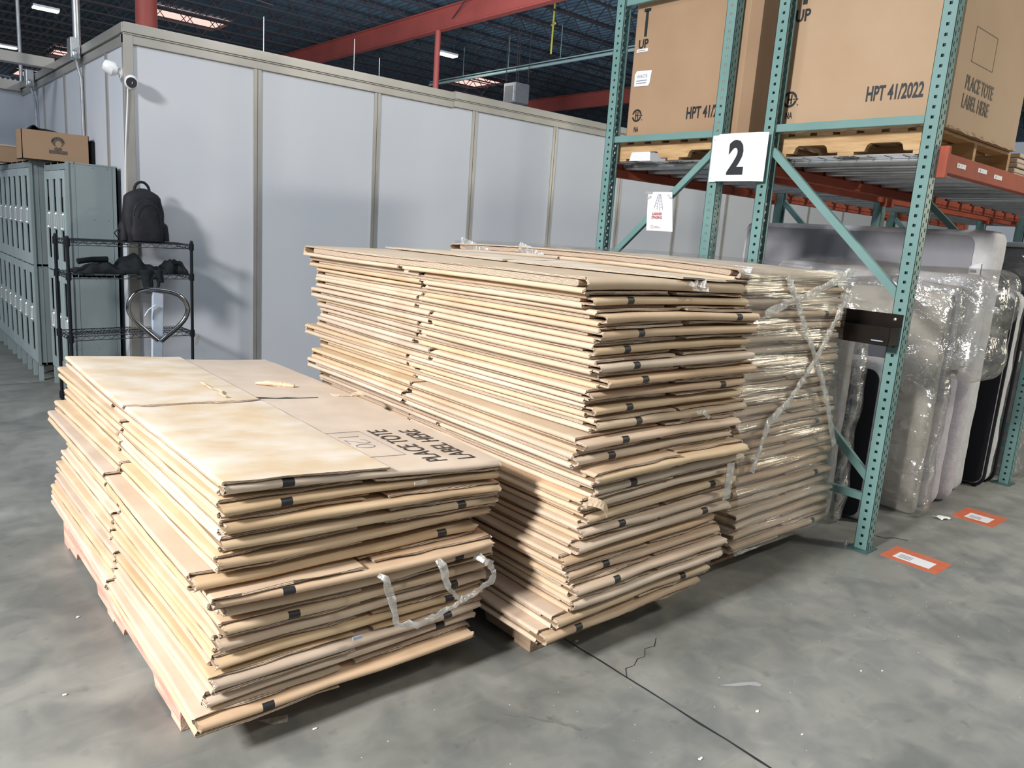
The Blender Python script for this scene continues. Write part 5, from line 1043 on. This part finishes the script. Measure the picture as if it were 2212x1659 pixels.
# ================================================================== SHELF RACK, BACKPACK, CLOTHES, PALLET JACK
def wire_rack():
    R8 = math.radians(7.5); o = Vector((1.225, 6.53, 0)); ux = Vector((math.cos(R8), math.sin(R8), 0)); uy = Vector((-math.sin(R8) * 0.15, 1, 0)).normalized(); Wd, Dp = 0.945, 0.39
    def P(a, b, z): return o + ux * a + uy * b + Vector((0, 0, z))
    t = thing('wire_shelf', 'black wire shelving rack before the lockers carrying a backpack', 'shelf', P(Wd / 2, Dp / 2, 0))
    for a in (0, Wd):
        for b in (0, Dp):
            mb = MB(); mb.tube([P(a, b, 0.03), P(a, b, 1.42)], 0.0125, 10); mb.ell(P(a, b, 1.42), (0.014, 0.014, 0.012), 10, 6)
            pst = mb.build('post', 'black_metal', t, smooth=True)
            mb = MB(); mb.tube([P(a, b, 0.0), P(a, b, 0.035)], 0.02, 10); mb.build('foot', 'black_metal', pst)
    for z in (1.395, 1.145, 0.67, 0.16):
        mb = MB()
        for zz in (z, z - 0.032):
            for p, q in (((0, 0), (Wd, 0)), ((0, Dp), (Wd, Dp)), ((0, 0), (0, Dp)), ((Wd, 0), (Wd, Dp))): mb.tube([P(*p, zz), P(*q, zz)], 0.0035, 6)
        for (p, q, L) in (((0, 0), (Wd, 0), Wd), ((0, Dp), (Wd, Dp), Wd), ((0, 0), (0, Dp), Dp), ((Wd, 0), (Wd, Dp), Dp)):
            n = int(L / 0.035)
            for i in range(n):
                a0 = (p[0] + (q[0] - p[0]) * i / n, p[1] + (q[1] - p[1]) * i / n); a1 = (p[0] + (q[0] - p[0]) * (i + 1) / n, p[1] + (q[1] - p[1]) * (i + 1) / n)
                mb.bar(P(*a0, z if i % 2 else z - 0.032), P(*a1, z - 0.032 if i % 2 else z), 0.003, 0.003)
        k = 0
        while k * 0.022 < Wd: mb.bar(P(k * 0.022, 0, z + 0.003), P(k * 0.022, Dp, z + 0.003), 0.003, 0.003); k += 1
        for b in (0.13, 0.26): mb.bar(P(0, b, z - 0.002), P(Wd, b, z - 0.002), 0.005, 0.005)
        sh = mb.build('wire_tray', 'black_metal', t)
        mb = MB(); [mb.tube([P(a, b, z - 0.045), P(a, b, z + 0.012)], 0.020, 10) for a in (0, Wd) for b in (0, Dp)]; mb.build('collar', 'black_metal', sh)
    # backpack sits on top, leaning back a little
    t = thing('backpack', 'black backpack standing on top of the wire shelf', 'backpack', P(0.62, 0.2, 1.402))
    c = P(0.615, 0.18, 0)
    def bag(cx, cy, rx, ry, z0, z1, mi=0, seed=1, pw=2.6, taper=0.24, n=28, k=18):
        rg = np.random.RandomState(seed); ph = rg.rand(6) * 6; vs = []
        for i in range(k + 1):
            u = i / k; z = z0 + (z1 - z0) * u
            s = (1 - taper * u ** 1.5) * (1 - max(0, (u - 0.80) / 0.20) ** 2.2 * 0.85) * (0.93 + 0.07 * min(1, u * 6)); s = max(s, 0.12)
            for j in range(n):
                a = 2 * math.pi * j / n; ca, sa = math.cos(a), math.sin(a); e = 2 / pw
                x = math.copysign(abs(ca) ** e, ca); y = math.copysign(abs(sa) ** e, sa)
                q = 1 + 0.030 * math.sin(4 * a + 9 * u + ph[0]) * math.sin(7 * u + ph[1]) + 0.016 * math.sin(13 * u + 5 * a + ph[2])
                vs.append(Vector((cx, cy, z)) + ux * (x * rx * s * q) + uy * (y * ry * s * q + 0.02 * u))
        fs = [(i * n + j, i * n + (j + 1) % n, (i + 1) * n + (j + 1) % n, (i + 1) * n + j) for i in range(k) for j in range(n)] + [tuple(range(n))[::-1], tuple(k * n + j for j in range(n))]
        return MB().add(vs, fs, mi)
    bag(c.x, c.y, 0.175, 0.095, 1.402, 1.825, 0, 3).build('main_body', 'fabric', t, smooth=True)
    fp = c - uy * 0.085; bag(fp.x, fp.y, 0.130, 0.045, 1.41, 1.74, 0, 5, 2.4, 0.30).build('front_pocket', 'fabric', t, smooth=True)
    for s in (-1, 1):
        q = c + ux * (0.165 * s) - uy * 0.01; bag(q.x, q.y, 0.035, 0.06, 1.41, 1.56, 0, 7 + s, 2.2, 0.3, 14, 8).build('side_pocket', 'fabric', t, smooth=True)
    mb = MB(); b0 = c + ux * 0.0 + uy * 0.03
    mb.tube([b0 + ux * (0.06 * math.cos(a)) * 1.0 + Vector((0, 0, 1.80 + 0.075 * math.sin(a))) for a in [math.pi * k / 12 for k in range(13)]], 0.011, 8); mb.build('grab_handle', 'fabric', t, smooth=True)
    mb = MB(); q0 = c - ux * 0.165 - uy * 0.02
    mb.tube([q0 + Vector((0, 0, 1.50)), q0 - ux * 0.05 + Vector((0, 0, 1.485)), q0 - ux * 0.07 + Vector((0, 0, 1.46)), q0 - ux * 0.05 + Vector((0, 0, 1.43)), q0 + Vector((0, 0, 1.412))], 0.010, 8, flat=0.4); mb.build('strap', 'fabric', t, smooth=True)
    mb = MB(); q0 = c - uy * 0.125; mb.tube([q0 + ux * (0.11 * math.cos(a)) + Vector((0, 0, 1.60 + 0.13 * math.sin(a))) for a in [math.pi * k / 14 for k in range(15)]], 0.003, 6); mb.build('zip', 'black_metal', t, smooth=True)
    # clothes on the second tray
    z = 1.152
    def heap(a0, a1, b0, b1, h, seed, name, lb, droop=None):
        rg = np.random.RandomState(seed); ph = rg.rand(6) * 6
        def f(u, v):
            e = (math.sin(math.pi * min(1, max(0, u))) ** 0.4) * (math.sin(math.pi * v) ** 0.5 if 0 < v < 1 else 0)
            zz = z + h * e * (0.65 + 0.25 * math.sin(7 * u + ph[0]) + 0.2 * math.sin(9 * v + 5 * u + ph[1]) + 0.12 * math.sin(19 * u + ph[2]))
            return P(a0 + (a1 - a0) * u, b0 + (b1 - b0) * v + 0.012 * math.sin(8 * u + ph[3]), max(z + 0.001, zz))
        mb = MB(); mb.grid(f, 30, 14)
        if droop: droop(mb)
        tag(mb.build(name, 'cloth', smooth=True, solid=0.008), lb, 'clothing')
    def dr(mb):
        for (a, w_, l) in ((0.56, 0.10, 0.145), (0.655, 0.07, 0.06)):
            mb.grid(lambda u, v: P(a + w_ * (u - 0.5) * (1 - 0.35 * v) + 0.02 * v, -0.022 - 0.02 * math.sin(3 * u) - 0.01 * v, z + 0.035 - (l + 0.04) * v), 8, 8)
        mb.tube([P(0.625 + 0.032 * math.cos(t_), -0.035, 1.078 + 0.052 * math.sin(t_)) for t_ in [2 * math.pi * k / 16 for k in range(16)]], 0.009, 6, closed=True)
    heap(0.06, 0.42, 0.0, 0.30, 0.10, 3, 'folded_jacket', 'dark folded jacket at the left end of the second shelf', )
    heap(0.36, 0.70, 0.0, 0.32, 0.14, 6, 'black_bag', 'black bag on the second shelf with straps drooping over the edge', dr)
    heap(0.66, 0.80, 0.02, 0.28, 0.05, 9, 'thin_garment', 'thin dark garment lying flat mid second shelf')
    heap(0.745, 0.925, 0.02, 0.30, 0.15, 12, 'black_bundle', 'rounded black bundle at the right end of the second shelf')
    mb = MB(); q = P(0.11, 0.12, z + 0.10); mb.tube([P(0.09, 0.1, z + 0.085), P(0.2, 0.11, z + 0.10), P(0.31, 0.12, z + 0.105)], 0.022, 10); tag(mb.build('umbrella_roll', 'cloth', smooth=True), 'rolled dark sleeve on top of the folded jacket', 'clothing')
    mb = MB(); mb.box(1.40, 1.60, 6.62, 6.80, 0.17, 0.30); tag(mb.build('grey_tool_case', 'locker', bevel=0.01), 'grey case with red edge low on the wire shelf', 'case')
wire_rack()
def pallet_jack():
    t = thing('pallet_jack', 'pallet jack with black loop handle on a blue grey shaft, behind the low stack', 'pallet jack', (1.36, 5.0, 0))
    # loop handle faces the camera, plane roughly across the view
    c = Vector((1.395, 4.9, 1.048)); ux = Vector((0.985, -0.17, 0)).normalized(); k = 1.0
    lp = [(-0.005, -0.165), (-0.06, -0.115), (-0.12, -0.055), (-0.155, -0.01), (-0.168, 0.035), (-0.155, 0.085), (-0.115, 0.125), (-0.06, 0.142), (0.0, 0.142), (0.06, 0.135), (0.115, 0.115), (0.155, 0.075), (0.168, 0.025), (0.15, -0.03), (0.105, -0.085), (0.055, -0.13), (0.012, -0.168)]
    def cr(P, n=4):
        out = []
        for i in range(len(P) - 1):
            p0, p1, p2, p3 = P[max(i - 1, 0)], P[i], P[i + 1], P[min(i + 2, len(P) - 1)]
            for k in range(n):
                t_ = k / n; out.append(tuple(0.5 * ((2 * p1[j]) + (-p0[j] + p2[j]) * t_ + (2 * p0[j] - 5 * p1[j] + 4 * p2[j] - p3[j]) * t_ ** 2 + (-p0[j] + 3 * p1[j] - 3 * p2[j] + p3[j]) * t_ ** 3) for j in (0, 1)))
        return out + [P[-1]]
    mb = MB(); mb.tube([c + ux * a * 0.98 + Vector((0, 0, b)) for a, b in cr(lp)], 0.0145, 12); mb.build('loop_handle', 'tube', t, smooth=True)
    mb = MB(); mb.bar(c + Vector((0, 0.012, 0.135)), (1.40, 5.02, 0.28), 0.062, 0.03, up=(0, 1, 0)); mb.build('tiller_shaft', 'blue_grey', t, bevel=0.004)
    mb = MB(); mb.tube([c + ux * (-0.02) + Vector((0, -0.012, 0.055)), c + ux * (-0.06) + Vector((0, -0.015, 0.025)), c + ux * (-0.082) + Vector((0, -0.015, -0.012))], 0.0065, 8, flat=0.6); mb.build('release_lever', 'blue_grey', t, smooth=True)
    mb = MB(); mb.tube([(1.40, 5.02, 0.08), (1.40, 5.02, 0.42)], 0.05, 16); mb.build('pump_body', 'blue_grey', t, smooth=True)
    mb = MB(); mb.tube([(1.33, 5.02, 0.085), (1.47, 5.02, 0.085)], 0.085, 18); mb.build('steer_wheel', 'ink', t, smooth=False)
    for x in (1.22, 1.52):
        mb = MB(); mb.box(x, x + 0.12, 5.08, 6.1, 0.05, 0.10); mb.build('fork', 'blue_grey', t, bevel=0.01)
        mb = MB(); mb.tube([(x + 0.03, 6.0, 0.035), (x + 0.09, 6.0, 0.035)], 0.034, 12); mb.build('fork_roller', 'ink', t)
    mb = MB(); mb.box(1.22, 1.64, 5.06, 5.12, 0.08, 0.26); mb.build('fork_carriage', 'blue_grey', t, bevel=0.01)
pallet_jack()
# ================================================================== WALL FITTINGS
def fittings():
    t = thing('security_camera', 'white dome lens security camera facing out below the wall top corner', 'camera', (1.80, 6.90, 2.60))
    mb = MB(); mb.ell((1.795, 6.90, 2.640), (0.052, 0.055, 0.058), 18, 12); mb.build('shell', 'white_plastic', t, smooth=True)
    d = Vector((-1.795, -6.90, 1.674 - 2.64)).normalized(); p = Vector((1.795, 6.90, 2.640)) + d * 0.030
    mb = MB(); mb.tube([p, p + d * 0.024], 0.040, 20); mb.build('lens_face', 'ink', t)
    mb = MB(); mb.tube([(1.80, 6.945, 2.66), (1.80, 6.985, 2.67)], 0.03, 14); mb.build('mount', 'white_plastic', t, smooth=True)
    t = thing('security_camera', 'white bullet security camera pointing left, above the dome one', 'camera', (1.72, 7.07, 2.72))
    mb = MB(); mb.tube([(1.735, 7.06, 2.735), (1.705, 7.065, 2.742), (1.655, 7.08, 2.762), (1.64, 7.085, 2.768)], [0.035, 0.058, 0.048, 0.040], 16); mb.build('shell', 'white_plastic', t, smooth=True)
    mb = MB(); mb.tube([(1.735, 7.06, 2.73), (1.765, 7.06, 2.72)], 0.022, 12); mb.build('mount', 'white_plastic', t, smooth=True)
    mb = MB(); mb.tube([(1.772, 7.06, 2.72), (1.752, 7.06, 2.72)], 0.042, 16); mb.build('base', 'white_plastic', t, smooth=True)
    mb = MB(); mb.tube([(1.785, 6.965, 2.62), (1.775, 6.965, 2.45), (1.76, 6.97, 2.2), (1.757, 7.0, 1.95), (1.755, 7.02, 1.6)], 0.006, 6); tag(mb.build('camera_cable', 'white_plastic', smooth=True), 'thin white cable running down the wall corner from the cameras', 'cable')
    for k, (y, zc, lb) in enumerate(((8.42, 3.06, 'grey electrical box on the left wall top with conduit, nearer one'), (10.75, 3.03, 'grey electrical box on the left wall top with conduit, farther one'))):
        t = thing('electrical_box', lb, 'electrical box', (1.74, y, 2.6))
        mb = MB(); mb.box(1.665, 1.745, y - 0.05, y + 0.10, zc - 0.08, zc + 0.10); mb.build('box_body', 'galv', t, bevel=0.008)
        mb = MB(); mb.tube([(1.72, y + 0.02, zc - 0.08), (1.76, y + 0.02, zc - 0.25), (1.765, y + 0.02, 1.8)], 0.014, 8); mb.build('conduit', 'galv', t, smooth=True)
        mb = MB(); mb.ell((1.70, y - 0.04, zc - 0.05), (0.03, 0.03, 0.045), 10, 8); mb.build('knockout_fitting', 'galv', t, smooth=True)
    # slanted cable runs seen behind the header
    mb = MB()
    for z in (3.38, 3.50): mb.tube([(-3, 13.5, z + 0.1), (1.9, 13.4, z - 0.15)], 0.012, 5)
    tag(mb.build('horizontal_conduit', 'galv'), 'pair of thin pale conduits crossing beyond the far wall at the left', 'conduit')
    for k, (y, z) in enumerate(((13.0, 3.42), (16.5, 3.85))):
        pass
fittings()
mb = MB(); rg_ = random.Random(4)
for cx, cz, a, b in ((2.315, 0.535, 0.018, 0.05),):
    mb.add([(cx + a * math.cos(t) * rg_.uniform(0.7, 1.1) + 0.3 * b * math.sin(t), 6.9985, cz + b * math.sin(t) * rg_.uniform(0.8, 1.1)) for t in [2 * math.pi * k / 12 for k in range(12)]], [tuple(range(12))[::-1]])
tag(mb.build('wall_smudge', 'cream'), 'small brownish smudge low on the long white partition right of the shelf', 'stain')
